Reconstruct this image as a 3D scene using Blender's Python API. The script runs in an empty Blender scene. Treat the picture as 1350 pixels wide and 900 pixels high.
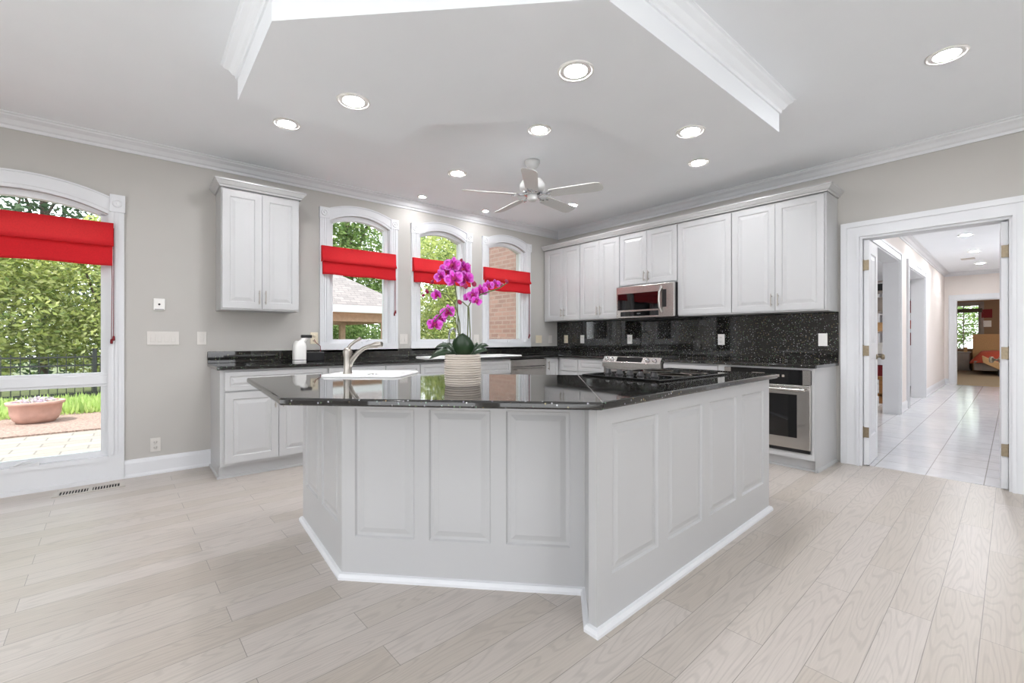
import bpy, math, random
from mathutils import Vector, Matrix
random.seed(7)
PI = math.pi
S = bpy.context.scene
COL = S.collection

# ------------------------------------------------------------------ camera
CAMH, FPX, YAW = 1.14, 590.0, math.atan(703/590.0)
cam = bpy.data.cameras.new('camera'); camo = bpy.data.objects.new('camera', cam); COL.objects.link(camo)
camo.location = (0, 0, CAMH); camo.rotation_euler = (PI/2, 0, YAW-PI/2)
cam.sensor_width = 36; cam.lens = FPX/1350*36; cam.shift_y = -4.4/1350; cam.clip_start = .05; cam.clip_end = 200
S.camera = camo
# ------------------------------------------------------------------ exposure
S.view_settings.view_transform = 'Standard'; S.view_settings.look = 'None'
S.view_settings.gamma = 1; S.view_settings.use_curve_mapping = False
S.view_settings.exposure = 0.37
LAMP = 245.0        # radiance of a recessed lamp's lens
SKY = 3.0
SUN = 4.4
# ------------------------------------------------------------------ world
w = bpy.data.worlds.new('sky'); S.world = w; w.use_nodes = True
nt = w.node_tree; nt.nodes.clear()
out = nt.nodes.new('ShaderNodeOutputWorld'); bg = nt.nodes.new('ShaderNodeBackground')
tc = nt.nodes.new('ShaderNodeTexCoord'); sp = nt.nodes.new('ShaderNodeSeparateXYZ'); rp = nt.nodes.new('ShaderNodeValToRGB')
nt.links.new(tc.outputs['Generated'], sp.inputs[0]); nt.links.new(sp.outputs['Z'], rp.inputs[0])
rp.color_ramp.elements[0].position = 0.0; rp.color_ramp.elements[0].color = (.96, .97, 1, 1)
rp.color_ramp.elements[1].position = 0.7; rp.color_ramp.elements[1].color = (.80, .88, 1, 1)
nt.links.new(rp.outputs[0], bg.inputs['Color']); bg.inputs['Strength'].default_value = SKY
nt.links.new(bg.outputs[0], out.inputs['Surface'])
sl = bpy.data.lights.new('sun', 'SUN'); sl.energy = SUN; sl.angle = math.radians(1.5); sl.color = (1, .975, .93)
so = bpy.data.objects.new('sun', sl); COL.objects.link(so); so.location = (-3, 8, 12)
so.rotation_euler = Vector((.40, .10, -1)).to_track_quat('-Z', 'Y').to_euler()

# ------------------------------------------------------------------ materials
def lin(c):
    return tuple(((v/255)/12.92 if v/255 <= .04045 else ((v/255+.055)/1.055)**2.4) for v in c)
def mat(name, c, rough=.5, metal=0, spec=.5, coat=0, emit=None, es=0, trans=0, alpha=1, raw=False):
    m = bpy.data.materials.new(name); m.use_nodes = True
    b = m.node_tree.nodes['Principled BSDF']
    c = c if raw else lin(c)
    b.inputs['Base Color'].default_value = (*c, 1); b.inputs['Roughness'].default_value = rough
    b.inputs['Metallic'].default_value = metal; b.inputs['Specular IOR Level'].default_value = spec
    b.inputs['Coat Weight'].default_value = coat; b.inputs['Transmission Weight'].default_value = trans
    if emit: b.inputs['Emission Color'].default_value = (*lin(emit), 1); b.inputs['Emission Strength'].default_value = es
    m['b'] = 1
    return m
def nodes(m): return m.node_tree.nodes, m.node_tree.links, m.node_tree.nodes['Principled BSDF']
def N(ns, t, **kw):
    n = ns.new(t)
    for k, v in kw.items():
        if k.startswith('i_'): n.inputs[k[2:].replace('_', ' ')].default_value = v
        else: setattr(n, k, v)
    return n
def noisy(m, scale=20, amount=.08, bump=0, stretch=(1, 1, 1), detail=3):
    ns, lk, b = nodes(m)
    c = list(b.inputs['Base Color'].default_value)
    t = N(ns, 'ShaderNodeTexCoord'); mp = N(ns, 'ShaderNodeMapping'); mp.inputs['Scale'].default_value = stretch
    no = N(ns, 'ShaderNodeTexNoise'); no.inputs['Scale'].default_value = scale; no.inputs['Detail'].default_value = detail
    lk.new(t.outputs['Object'], mp.inputs[0]); lk.new(mp.outputs[0], no.inputs['Vector'])
    r = N(ns, 'ShaderNodeValToRGB')
    r.color_ramp.elements[0].position = .3; r.color_ramp.elements[1].position = .7
    r.color_ramp.elements[0].color = (*[v*(1-amount) for v in c[:3]], 1); r.color_ramp.elements[1].color = (*[min(1, v*(1+amount)) for v in c[:3]], 1)
    lk.new(no.outputs['Fac'], r.inputs[0]); lk.new(r.outputs[0], b.inputs['Base Color'])
    if bump:
        bp = N(ns, 'ShaderNodeBump'); bp.inputs['Strength'].default_value = bump; bp.inputs['Distance'].default_value = .01
        lk.new(no.outputs['Fac'], bp.inputs['Height']); lk.new(bp.outputs[0], b.inputs['Normal'])
    return m

M = {}
M['wall'] = noisy(mat('wall_paint', (189, 186, 181), .75, spec=.25), 3, .012)
M['ceil'] = noisy(mat('ceiling_paint', (243, 246, 249), .85, spec=.2), 2, .01)
M['trim'] = noisy(mat('trim_paint', (222, 223, 225), .4), 4, .01)
M['cab'] = noisy(mat('cabinet_lacquer', (189, 189, 189), .3), 4, .008)
M['isl'] = noisy(mat('island_lacquer', (186, 186, 186), .33), 4, .008)
M['steel'] = noisy(mat('brushed_steel', (190, 186, 182), .26, metal=1), 60, .06, stretch=(1, 1, 14))
M['nickel'] = noisy(mat('brushed_nickel', (176, 170, 162), .28, metal=1), 80, .05)
M['chrome'] = noisy(mat('polished_chrome', (205, 206, 208), .1, metal=1), 30, .02)
M['blackglass'] = noisy(mat('black_glass', (10, 10, 11), .03, spec=.6), 5, .1)
M['black'] = noisy(mat('black_plastic', (22, 22, 24), .35), 40, .1)
M['dark'] = noisy(mat('dark_gap', (30, 29, 28), .8), 20, .1)
M['red'] = noisy(mat('red_fabric', (214, 40, 48), .8, spec=.2), 130, .08, .05)
ns_, lk_, b_ = nodes(M['red']); tr_ = N(ns_, 'ShaderNodeBsdfTranslucent'); tr_.inputs[0].default_value = (.8, .10, .09, 1); mx_ = N(ns_, 'ShaderNodeMixShader'); mx_.inputs[0].default_value = .22
lk_.new(b_.outputs[0], mx_.inputs[1]); lk_.new(tr_.outputs[0], mx_.inputs[2]); lk_.new(mx_.outputs[0], ns_['Material Output'].inputs[0])
M['redcord'] = noisy(mat('dark_red_cord', (120, 30, 36), .8), 90, .1)
M['porcelain'] = noisy(mat('white_porcelain', (242, 242, 240), .12), 6, .01)
M['plate'] = noisy(mat('white_plate_plastic', (236, 234, 230), .35), 10, .01)
M['wallplate'] = noisy(mat('wall_plate_plastic', (212, 208, 202), .35), 10, .01)
M['almond'] = noisy(mat('almond_plate_plastic', (226, 214, 190), .35), 10, .01)
M['brass'] = noisy(mat('aged_brass', (140, 128, 108), .4, metal=1), 60, .1)
M['fan'] = noisy(mat('fan_white', (206, 206, 204), .45), 20, .01)
M['vent'] = noisy(mat('vent_paint', (196, 190, 182), .45), 20, .03)
M['lens'] = mat('lamp_lens', (255, 250, 244), .5, emit=(250, 251, 255), es=LAMP)
M['green'] = noisy(mat('orchid_leaf_green', (26, 50, 24), .35), 25, .2)
M['stem'] = noisy(mat('orchid_stem', (96, 104, 60), .5), 60, .15)
M['petal'] = noisy(mat('orchid_petal', (204, 58, 182), .55, spec=.3), 55, .5)
M['petal_deep'] = noisy(mat('orchid_petal_centre', (160, 14, 110), .55, spec=.3), 60, .2)
M['petal_pale'] = noisy(mat('orchid_petal_edge', (216, 112, 206), .55, spec=.3), 60, .15)
M['lip'] = noisy(mat('orchid_lip', (150, 14, 70), .5), 60, .2)
M['bark'] = noisy(mat('bark', (84, 70, 58), .9), 12, .35, .4, (1, 1, .3))
M['terra'] = noisy(mat('terracotta', (182, 142, 128), .8), 8, .12, .1)
M['mulch'] = noisy(mat('mulch', (142, 118, 106), .95), 45, .45, .8, detail=6)
M['soil'] = noisy(mat('ground_soil', (90, 96, 58), .95), 8, .3, .5)
M['iron'] = noisy(mat('black_iron', (34, 36, 36), .5), 20, .15)
M['fascia'] = noisy(mat('white_fascia', (200, 200, 198), .6), 10, .03)
M['beam'] = noisy(mat('tan_beam', (196, 166, 144), .7), 14, .1)
M['carpet'] = noisy(mat('bedroom_carpet', (150, 132, 106), .95), 60, .12, .3)
M['brownwall'] = noisy(mat('brown_wall_paint', (150, 122, 96), .8), 4, .02)
M['pinkwall'] = noisy(mat('hall_wall_paint', (228, 220, 214), .75), 4, .01)
M['orange'] = noisy(mat('orange_bedspread', (180, 76, 54), .85), 30, .12)
M['tanfab'] = noisy(mat('tan_upholstery', (196, 158, 112), .8), 50, .08)
M['wood'] = noisy(mat('honey_wood', (158, 110, 62), .5), 10, .2, stretch=(1, 1, 6))
M['greyfurn'] = noisy(mat('grey_lacquer_furniture', (150, 140, 132), .5), 10, .05)
M['blind'] = noisy(mat('dark_blind', (82, 72, 58), .7), 30, .1)

def glassmat(name, ior=1.45, tint=(1, 1, 1)):
    m = bpy.data.materials.new(name); m.use_nodes = True; ns = m.node_tree.nodes; lk = m.node_tree.links; ns.clear()
    o = N(ns, 'ShaderNodeOutputMaterial'); mx = N(ns, 'ShaderNodeMixShader'); tr = N(ns, 'ShaderNodeBsdfTransparent'); gl = N(ns, 'ShaderNodeBsdfGlossy')
    tr.inputs[0].default_value = (*tint, 1); gl.inputs['Roughness'].default_value = .01
    fr = N(ns, 'ShaderNodeFresnel'); fr.inputs['IOR'].default_value = ior
    lk.new(fr.outputs[0], mx.inputs[0]); lk.new(tr.outputs[0], mx.inputs[1]); lk.new(gl.outputs[0], mx.inputs[2]); lk.new(mx.outputs[0], o.inputs[0])
    return m
M['lens_fill'] = mat('fill_lamp_lens', (255, 250, 244), .5, emit=(255, 250, 240), es=60)  # lens of the large fill lamps added in the rooms past the hall
M['lens_hall'] = mat('hall_lamp_lens', (255, 250, 244), .5, emit=(250, 251, 255), es=LAMP*1.9)
M['glass'] = glassmat('window_glass', 1.3, (.96, .98, .97))

def granite():
    m = mat('black_galaxy_granite', (12, 12, 13), .04, spec=.75); ns, lk, b = nodes(m)
    t = N(ns, 'ShaderNodeTexCoord')
    v = N(ns, 'ShaderNodeTexVoronoi'); v.inputs['Scale'].default_value = 66
    lk.new(t.outputs['Object'], v.inputs['Vector'])
    r = N(ns, 'ShaderNodeValToRGB'); r.color_ramp.elements[0].position = .10; r.color_ramp.elements[0].color = (1, 1, 1, 1)
    r.color_ramp.elements[1].position = .32; r.color_ramp.elements[1].color = (0, 0, 0, 1)
    lk.new(v.outputs['Distance'], r.inputs[0])
    sx = N(ns, 'ShaderNodeSeparateColor'); lk.new(v.outputs['Color'], sx.inputs[0])
    g = N(ns, 'ShaderNodeMath', operation='GREATER_THAN'); g.inputs[1].default_value = .52; lk.new(sx.outputs[0], g.inputs[0])
    mu = N(ns, 'ShaderNodeMath', operation='MULTIPLY'); lk.new(g.outputs[0], mu.inputs[0]); lk.new(r.outputs[0], mu.inputs[1])
    cr = N(ns, 'ShaderNodeValToRGB'); e = cr.color_ramp.elements
    e[0].color = (.30, .20, .10, 1); e[1].color = (.6, .62, .62, 1)
    k = e.new(.4); k.color = (.12, .24, .14, 1); k = e.new(.7); k.color = (.22, .20, .26, 1)
    lk.new(sx.outputs[1], cr.inputs[0])
    n2 = N(ns, 'ShaderNodeTexNoise'); n2.inputs['Scale'].default_value = 30; n2.inputs['Detail'].default_value = 4; lk.new(t.outputs['Object'], n2.inputs['Vector'])
    c2 = N(ns, 'ShaderNodeValToRGB'); c2.color_ramp.elements[0].color = (.004, .004, .0045, 1); c2.color_ramp.elements[1].color = (.026, .024, .022, 1); lk.new(n2.outputs['Fac'], c2.inputs[0])
    mx = N(ns, 'ShaderNodeMix', data_type='RGBA'); lk.new(mu.outputs[0], mx.inputs[0]); lk.new(c2.outputs[0], mx.inputs[6]); lk.new(cr.outputs[0], mx.inputs[7])
    lk.new(mx.outputs[2], b.inputs['Base Color'])
    return m
M['granite'] = granite()

def planks():
    m = mat('pale_oak_planks', (200, 186, 170), .34, spec=.45); ns, lk, b = nodes(m)
    t = N(ns, 'ShaderNodeTexCoord'); mp = N(ns, 'ShaderNodeMapping'); mp.inputs['Rotation'].default_value = (0, 0, math.radians(-1.8)); mp.inputs['Location'].default_value = (.3, .052, 0)
    lk.new(t.outputs['Object'], mp.inputs[0])
    br = N(ns, 'ShaderNodeTexBrick'); br.offset = .37; br.offset_frequency = 2; br.squash = 1.0
    br.inputs['Scale'].default_value = 1; br.inputs['Brick Width'].default_value = 1.05; br.inputs['Row Height'].default_value = .134
    br.inputs['Mortar Size'].default_value = .0014; br.inputs['Mortar Smooth'].default_value = .2; br.inputs['Bias'].default_value = 0
    br.inputs['Color1'].default_value = (0, 0, 0, 1); br.inputs['Color2'].default_value = (1, 1, 1, 1); br.inputs['Mortar'].default_value = (.5, .5, .5, 1)
    lk.new(mp.outputs[0], br.inputs['Vector'])
    pc = N(ns, 'ShaderNodeValToRGB'); e = pc.color_ramp.elements
    e[0].color = (*lin((186, 176, 165)), 1); e[1].color = (*lin((200, 192, 184)), 1); k = e.new(.35); k.color = (*lin((193, 184, 174)), 1); k = e.new(.7); k.color = (*lin((196, 187, 179)), 1)
    lk.new(br.outputs['Color'], pc.inputs[0])
    ms = N(ns, 'ShaderNodeMapping'); ms.inputs['Scale'].default_value = (1.1, 10.5, 1); lk.new(mp.outputs[0], ms.inputs[0])
    wv = N(ns, 'ShaderNodeMath', operation='MULTIPLY'); wv.inputs[1].default_value = 37; lk.new(br.outputs['Color'], wv.inputs[0])
    no = N(ns, 'ShaderNodeTexNoise', noise_dimensions='4D'); no.inputs['Scale'].default_value = 1; no.inputs['Detail'].default_value = 1.2; no.inputs['Roughness'].default_value = .35
    lk.new(ms.outputs[0], no.inputs['Vector']); lk.new(wv.outputs[0], no.inputs['W'])
    m1 = N(ns, 'ShaderNodeMath', operation='MULTIPLY'); m1.inputs[1].default_value = 120; lk.new(no.outputs['Fac'], m1.inputs[0])
    sn = N(ns, 'ShaderNodeMath', operation='SINE'); lk.new(m1.outputs[0], sn.inputs[0])
    rg = N(ns, 'ShaderNodeMapRange'); rg.inputs[1].default_value = .35; rg.inputs[2].default_value = 1; rg.inputs[3].default_value = 1; rg.inputs[4].default_value = .89; lk.new(sn.outputs[0], rg.inputs[0])
    ms2 = N(ns, 'ShaderNodeMapping'); ms2.inputs['Scale'].default_value = (6, 140, 1); lk.new(mp.outputs[0], ms2.inputs[0])
    n2 = N(ns, 'ShaderNodeTexNoise'); n2.inputs['Scale'].default_value = 1; n2.inputs['Detail'].default_value = 3; lk.new(ms2.outputs[0], n2.inputs['Vector'])
    r2 = N(ns, 'ShaderNodeMapRange'); r2.inputs[1].default_value = .3; r2.inputs[2].default_value = .75; r2.inputs[3].default_value = 1.03; r2.inputs[4].default_value = .92; lk.new(n2.outputs['Fac'], r2.inputs[0])
    mm = N(ns, 'ShaderNodeMath', operation='MULTIPLY'); lk.new(rg.outputs[0], mm.inputs[0]); lk.new(r2.outputs[0], mm.inputs[1])
    fa = N(ns, 'ShaderNodeMapRange'); fa.inputs[3].default_value = 1; fa.inputs[4].default_value = .55; lk.new(br.outputs['Fac'], fa.inputs[0])
    m3 = N(ns, 'ShaderNodeMath', operation='MULTIPLY'); lk.new(mm.outputs[0], m3.inputs[0]); lk.new(fa.outputs[0], m3.inputs[1])
    vm = N(ns, 'ShaderNodeVectorMath', operation='SCALE'); lk.new(pc.outputs[0], vm.inputs[0]); lk.new(m3.outputs[0], vm.inputs['Scale'])
    lk.new(vm.outputs[0], b.inputs['Base Color'])
    bp = N(ns, 'ShaderNodeBump'); bp.inputs['Strength'].default_value = .12; bp.inputs['Distance'].default_value = .004; lk.new(m3.outputs[0], bp.inputs['Height']); lk.new(bp.outputs[0], b.inputs['Normal'])
    return m
M['planks'] = planks()

def brick(name, c1, c2, mortar, bw, rh, ms, rough, vec=None, offset=.5, rot=0, bump=.3, spec=.5, loc=(0, 0, 0)):
    m = mat(name, (128, 128, 128), rough, spec=spec); ns, lk, b = nodes(m)
    t = N(ns, 'ShaderNodeTexCoord'); src = t.outputs['Object']
    if vec:
        s = N(ns, 'ShaderNodeSeparateXYZ'); c = N(ns, 'ShaderNodeCombineXYZ'); lk.new(src, s.inputs[0])
        for i, a in enumerate(vec): lk.new(s.outputs['XYZ'.index(a)], c.inputs[i])
        src = c.outputs[0]
    mp = N(ns, 'ShaderNodeMapping'); mp.inputs['Rotation'].default_value = (0, 0, rot); mp.inputs['Location'].default_value = loc; lk.new(src, mp.inputs[0])
    br = N(ns, 'ShaderNodeTexBrick'); br.offset = offset
    for k, v in (('Scale', 1), ('Brick Width', bw), ('Row Height', rh), ('Mortar Size', ms), ('Mortar Smooth', .1)): br.inputs[k].default_value = v
    br.inputs['Color1'].default_value = (*lin(c1), 1); br.inputs['Color2'].default_value = (*lin(c2), 1); br.inputs['Mortar'].default_value = (*lin(mortar), 1)
    lk.new(mp.outputs[0], br.inputs['Vector'])
    no = N(ns, 'ShaderNodeTexNoise'); no.inputs['Scale'].default_value = 9; no.inputs['Detail'].default_value = 5; lk.new(mp.outputs[0], no.inputs['Vector'])
    r = N(ns, 'ShaderNodeMapRange'); r.inputs[3].default_value = .85; r.inputs[4].default_value = 1.15; lk.new(no.outputs['Fac'], r.inputs[0])
    vm = N(ns, 'ShaderNodeVectorMath', operation='SCALE'); lk.new(br.outputs['Color'], vm.inputs[0]); lk.new(r.outputs[0], vm.inputs['Scale']); lk.new(vm.outputs[0], b.inputs['Base Color'])
    if bump:
        bp = N(ns, 'ShaderNodeBump'); bp.inputs['Strength'].default_value = bump; bp.inputs['Distance'].default_value = .006; bp.invert = True
        lk.new(br.outputs['Fac'], bp.inputs['Height']); lk.new(bp.outputs[0], b.inputs['Normal'])
    return m
M['tile'] = brick('glossy_hall_tile', (226, 226, 228), (216, 217, 221), (168, 166, 164), .335, .335, .0032, .12, offset=0, rot=math.radians(-1.7), bump=.1, loc=(0, .178, 0))
M['paver'] = brick('patio_pavers', (150, 142, 132), (138, 128, 118), (112, 104, 96), .42, .21, .008, .85)
M['bounce_terrace'] = brick('pale_bounce_stone', (226, 224, 220), (216, 214, 210), (190, 188, 184), .6, .6, .008, .85)  # kept pale and neutral to bounce daylight indoors
M['brick'] = brick('red_brick', (142, 110, 98), (124, 96, 86), (140, 120, 108), .21, .072, .011, .9, vec='YZX')
M['shingle'] = brick('roof_shingles', (138, 128, 124), (120, 111, 108), (98, 92, 90), .22, .09, .006, .9, bump=.5)
M['ribbed'] = noisy(mat('ivory_ribbed_ceramic', (204, 194, 183), .65), 1, .2, stretch=(.5, .5, 30))

def leafmat(name, cols, rough=.55, transl=.4):
    m = mat(name, (80, 120, 40), rough, spec=.3); ns, lk, b = nodes(m)
    g = N(ns, 'ShaderNodeNewGeometry'); r = N(ns, 'ShaderNodeValToRGB'); e = r.color_ramp.elements
    e[0].color = (*lin(cols[0]), 1); e[1].color = (*lin(cols[-1]), 1)
    for i, c in enumerate(cols[1:-1]): k = e.new((i+1)/(len(cols)-1)); k.color = (*lin(c), 1)
    lk.new(g.outputs['Random Per Island'], r.inputs[0]); lk.new(r.outputs[0], b.inputs['Base Color'])
    tr = N(ns, 'ShaderNodeBsdfTranslucent'); lk.new(r.outputs[0], tr.inputs[0]); mx = N(ns, 'ShaderNodeMixShader'); mx.inputs[0].default_value = transl
    o = ns['Material Output']; lk.new(b.outputs[0], mx.inputs[1]); lk.new(tr.outputs[0], mx.inputs[2]); lk.new(mx.outputs[0], o.inputs[0])
    return m
M['leaf_light'] = leafmat('pale_green_leaves', [(160, 172, 90), (202, 206, 132), (118, 140, 74), (228, 226, 168)], transl=.5)  # pale yellow-green tones, picked at random per leaf
M['leaf_mid'] = leafmat('mid_green_leaves', [(98, 126, 66), (140, 164, 92), (74, 104, 54), (176, 192, 124)], transl=.5)
M['leaf_dark'] = leafmat('dark_pine_leaves', [(58, 84, 58), (92, 116, 82), (44, 66, 44), (120, 140, 104)])
M['cover'] = leafmat('groundcover_leaves', [(178, 200, 116), (204, 220, 142), (150, 178, 94)], transl=.5)
M['flowerwhite'] = leafmat('pale_planter_flowers', [(226, 220, 226), (196, 170, 196), (150, 170, 110)])

# ------------------------------------------------------------------ mesh helpers
class MB:
    def __init__(s): s.v = []; s.f = []; s.sm = []; s.mi = []; s.cur = 0
    def add(s, vs, fs, smooth=False):
        o = len(s.v); s.v += [tuple(v) for v in vs]
        for f in fs: s.f.append(tuple(i+o for i in f)); s.sm.append(smooth); s.mi.append(s.cur)
        return s
    def box(s, x0, x1, y0, y1, z0, z1):
        x0, x1 = min(x0, x1), max(x0, x1); y0, y1 = min(y0, y1), max(y0, y1); z0, z1 = min(z0, z1), max(z0, z1)
        return s.add([(x0, y0, z0), (x1, y0, z0), (x1, y1, z0), (x0, y1, z0), (x0, y0, z1), (x1, y0, z1), (x1, y1, z1), (x0, y1, z1)],
                     [(0, 3, 2, 1), (4, 5, 6, 7), (0, 1, 5, 4), (1, 2, 6, 5), (2, 3, 7, 6), (3, 0, 4, 7)])
    def prism(s, poly, z0, z1):
        n = len(poly); vs = [(x, y, z0) for x, y in poly]+[(x, y, z1) for x, y in poly]
        return s.add(vs, [tuple(reversed(range(n))), tuple(range(n, 2*n))]+[(i, (i+1) % n, n+(i+1) % n, n+i) for i in range(n)])
    def prismM(s, poly, d0, d1, f):                       # poly in (u,v); f maps (u,v,d) to a point
        n = len(poly); vs = [f(u, v, d0) for u, v in poly]+[f(u, v, d1) for u, v in poly]
        return s.add(vs, [tuple(reversed(range(n))), tuple(range(n, 2*n))]+[(i, (i+1) % n, n+(i+1) % n, n+i) for i in range(n)])
    def tube(s, pts, r, seg=8, caps=True):
        pts = [Vector(p) for p in pts]; n = len(pts); rs = r if isinstance(r, (list, tuple)) else [r]*n
        vs = []; up = None
        for i, p in enumerate(pts):
            t = (pts[min(i+1, n-1)]-pts[max(i-1, 0)]).normalized()
            if up is None:
                up = Vector((0, 0, 1)) if abs(t.z) < .9 else Vector((1, 0, 0))
            a = t.cross(up).normalized(); b = a.cross(t).normalized(); up = b
            for k in range(seg):
                th = 2*PI*k/seg; vs.append(p+(a*math.cos(th)+b*math.sin(th))*rs[i])
        fs = [(i*seg+k, i*seg+(k+1) % seg, (i+1)*seg+(k+1) % seg, (i+1)*seg+k) for i in range(n-1) for k in range(seg)]
        s.add(vs, fs, True)
        if caps: s.add(vs[:seg], [tuple(reversed(range(seg)))]); s.add(vs[-seg:], [tuple(range(seg))])
        return s
    def lathe(s, prof, c=(0, 0, 0), seg=28, axis=None):   # prof [(r,z)]
        c = Vector(c); q = axis.to_track_quat('Z', 'Y') if axis else None
        vs = []
        for r, z in prof:
            for k in range(seg):
                p = Vector((r*math.cos(2*PI*k/seg), r*math.sin(2*PI*k/seg), z))
                if q: p = q @ p
                vs.append(c+p)
        n = len(prof)
        fs = [(i*seg+k, i*seg+(k+1) % seg, (i+1)*seg+(k+1) % seg, (i+1)*seg+k) for i in range(n-1) for k in range(seg)]
        s.add(vs, fs, True)
        if prof[0][0] > 1e-5: s.add(vs[:seg], [tuple(reversed(range(seg)))])
        if prof[-1][0] > 1e-5: s.add(vs[-seg:], [tuple(range(seg))])
        return s
    def leaf(s, base, tip, width, side, bend=0, nseg=6, fold=.15, shape=.5, rise=0):
        base, tip, side = Vector(base), Vector(tip), Vector(side).normalized(); d = tip-base; nrm = d.cross(side).normalized(); L = d.length
        vs = []
        for i in range(nseg+1):
            t = i/nseg; wd = width*.5*(math.sin(PI*min(1, max(0, t))**(.75 if shape < .5 else 1.0))**.7 if 0 < t < 1 else .06)
            c = base+d*t+nrm*(bend*L*4*t*(1-t))+Vector((0, 0, rise*L*4*t*(1-t)))
            vs += [c-side*wd+nrm*fold*wd, c, c+side*wd+nrm*fold*wd]
        fs = []
        for i in range(nseg):
            a = i*3; fs += [(a, a+1, a+4, a+3), (a+1, a+2, a+5, a+4)]
        return s.add(vs, fs, True)
    def panel(s, O, U, Nn, W, H, rects, prof, V=(0, 0, 1)):
        O, U, Nn, V = Vector(O), Vector(U).normalized(), Vector(Nn).normalized(), Vector(V)
        P = lambda u, v, d=0: O+U*u+V*v+Nn*d
        us = sorted({0, W}|{r[0] for r in rects}|{r[1] for r in rects}); vs_ = sorted({0, H}|{r[2] for r in rects}|{r[3] for r in rects})
        flip = U.cross(V).dot(Nn) < 0
        def q(a, b, c, d): s.add([a, b, c, d], [(3, 2, 1, 0) if flip else (0, 1, 2, 3)])
        for i in range(len(us)-1):
            for j in range(len(vs_)-1):
                cu, cv = (us[i]+us[i+1])/2, (vs_[j]+vs_[j+1])/2
                if any(r[0] < cu < r[1] and r[2] < cv < r[3] for r in rects): continue
                q(P(us[i], vs_[j]), P(us[i+1], vs_[j]), P(us[i+1], vs_[j+1]), P(us[i], vs_[j+1]))
        for (a, b, c, d) in rects:
            loops = []
            for ins, dep in prof:
                loops.append([P(a+ins, c+ins, dep), P(b-ins, c+ins, dep), P(b-ins, d-ins, dep), P(a+ins, d-ins, dep)])
            for l0, l1 in zip(loops, loops[1:]):
                for k in range(4): q(l0[k], l0[(k+1) % 4], l1[(k+1) % 4], l1[k])
            q(*loops[-1])
        return s
    def sweep(s, path, prof, closed=False):               # prof [(out to the right of travel, z)], mitred
        n = len(path); P = [Vector((p[0], p[1])) for p in path]; m = len(prof); vs = []
        for i in range(n):
            if closed or 0 < i < n-1:
                d0 = (P[i]-P[i-1]).normalized(); d1 = (P[(i+1) % n]-P[i]).normalized()
            elif i == 0: d0 = d1 = (P[1]-P[0]).normalized()
            else: d0 = d1 = (P[-1]-P[-2]).normalized()
            n0 = Vector((d0.y, -d0.x)); n1 = Vector((d1.y, -d1.x)); b = (n0+n1); b = b/max(.2, b.length_squared)*2
            for o, z in prof: vs.append((P[i].x+b.x*o, P[i].y+b.y*o, z))
        segs = n if closed else n-1; fs = []
        for i in range(segs):
            for k in range(m):
                a, b2 = i*m+k, i*m+(k+1) % m; c, d = ((i+1) % n)*m+(k+1) % m, ((i+1) % n)*m+k
                fs.append((a, d, c, b2))
        if not closed: fs += [tuple(range(m)), tuple(reversed(range((n-1)*m, n*m)))]
        return s.add(vs, fs)
    def xf(s, f): s.v = [tuple(f(Vector(v))) for v in s.v]; return s

def build(name, mb, m, parent=None, world=False, bevel=0, recalc=True):
    vs = mb.v
    if parent is not None and world:
        inv = (Matrix.Translation(parent.location) @ Matrix.Rotation(parent.rotation_euler.z, 4, 'Z')).inverted()
        if parent.parent is not None:
            pp = parent.parent; inv = ((Matrix.Translation(pp.location) @ Matrix.Rotation(pp.rotation_euler.z, 4, 'Z')) @ (Matrix.Translation(parent.location) @ Matrix.Rotation(parent.rotation_euler.z, 4, 'Z'))).inverted()
        vs = [tuple(inv @ Vector(v)) for v in vs]
    me = bpy.data.meshes.new(name); me.from_pydata(vs, [], mb.f); me.update()
    ms = m if isinstance(m, (list, tuple)) else [m]
    for x in ms: me.materials.append(x if not isinstance(x, str) else M[x])
    me.polygons.foreach_set('use_smooth', mb.sm)
    if len(ms) > 1: me.polygons.foreach_set('material_index', mb.mi)
    if recalc:
        import bmesh
        b = bmesh.new(); b.from_mesh(me); bmesh.ops.recalc_face_normals(b, faces=b.faces); b.to_mesh(me); b.free()
    o = bpy.data.objects.new(name, me); COL.objects.link(o)
    if parent is not None: o.parent = parent
    if bevel:
        bv = o.modifiers.new('bevel', 'BEVEL'); bv.width = bevel; bv.segments = 2; bv.limit_method = 'ANGLE'; bv.angle_limit = .6
    return o
def tag(o, label, cat, group=None, kind=None):
    if label: o['label'] = label
    if cat: o['category'] = cat
    if group: o['group'] = group
    if kind: o['kind'] = kind
    return o
def thing(name, label, cat, loc=(0, 0, 0), rz=0, group=None):
    o = bpy.data.objects.new(name, None); COL.objects.link(o); o.empty_display_size = .1
    o.location = loc; o.rotation_euler = (0, 0, rz); return tag(o, label, cat, group)
def struct(name, mb, m, label=None, parent=None, **kw):
    o = build(name, mb, m, parent, **kw)
    if parent is None:
        o['kind'] = 'structure'
        if label: o['label'] = label
    return o

# ------------------------------------------------------------------ the room shell
YA, XB, ZC, ZT = 4.82, 4.97, 2.75, 2.62      # window wall, cabinet wall, ceiling height
XL, YBK = -2.4, -3.6
HR, HP = math.radians(1.7), Vector((4.97, .6, 0))
def hall(v):                                  # the hall runs 1.7 degrees off the kitchen
    d = Vector(v)-HP; c, s_ = math.cos(HR), math.sin(HR)
    return (HP.x+d.x*c-d.y*s_, HP.y+d.x*s_+d.y*c, d.z)

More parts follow.
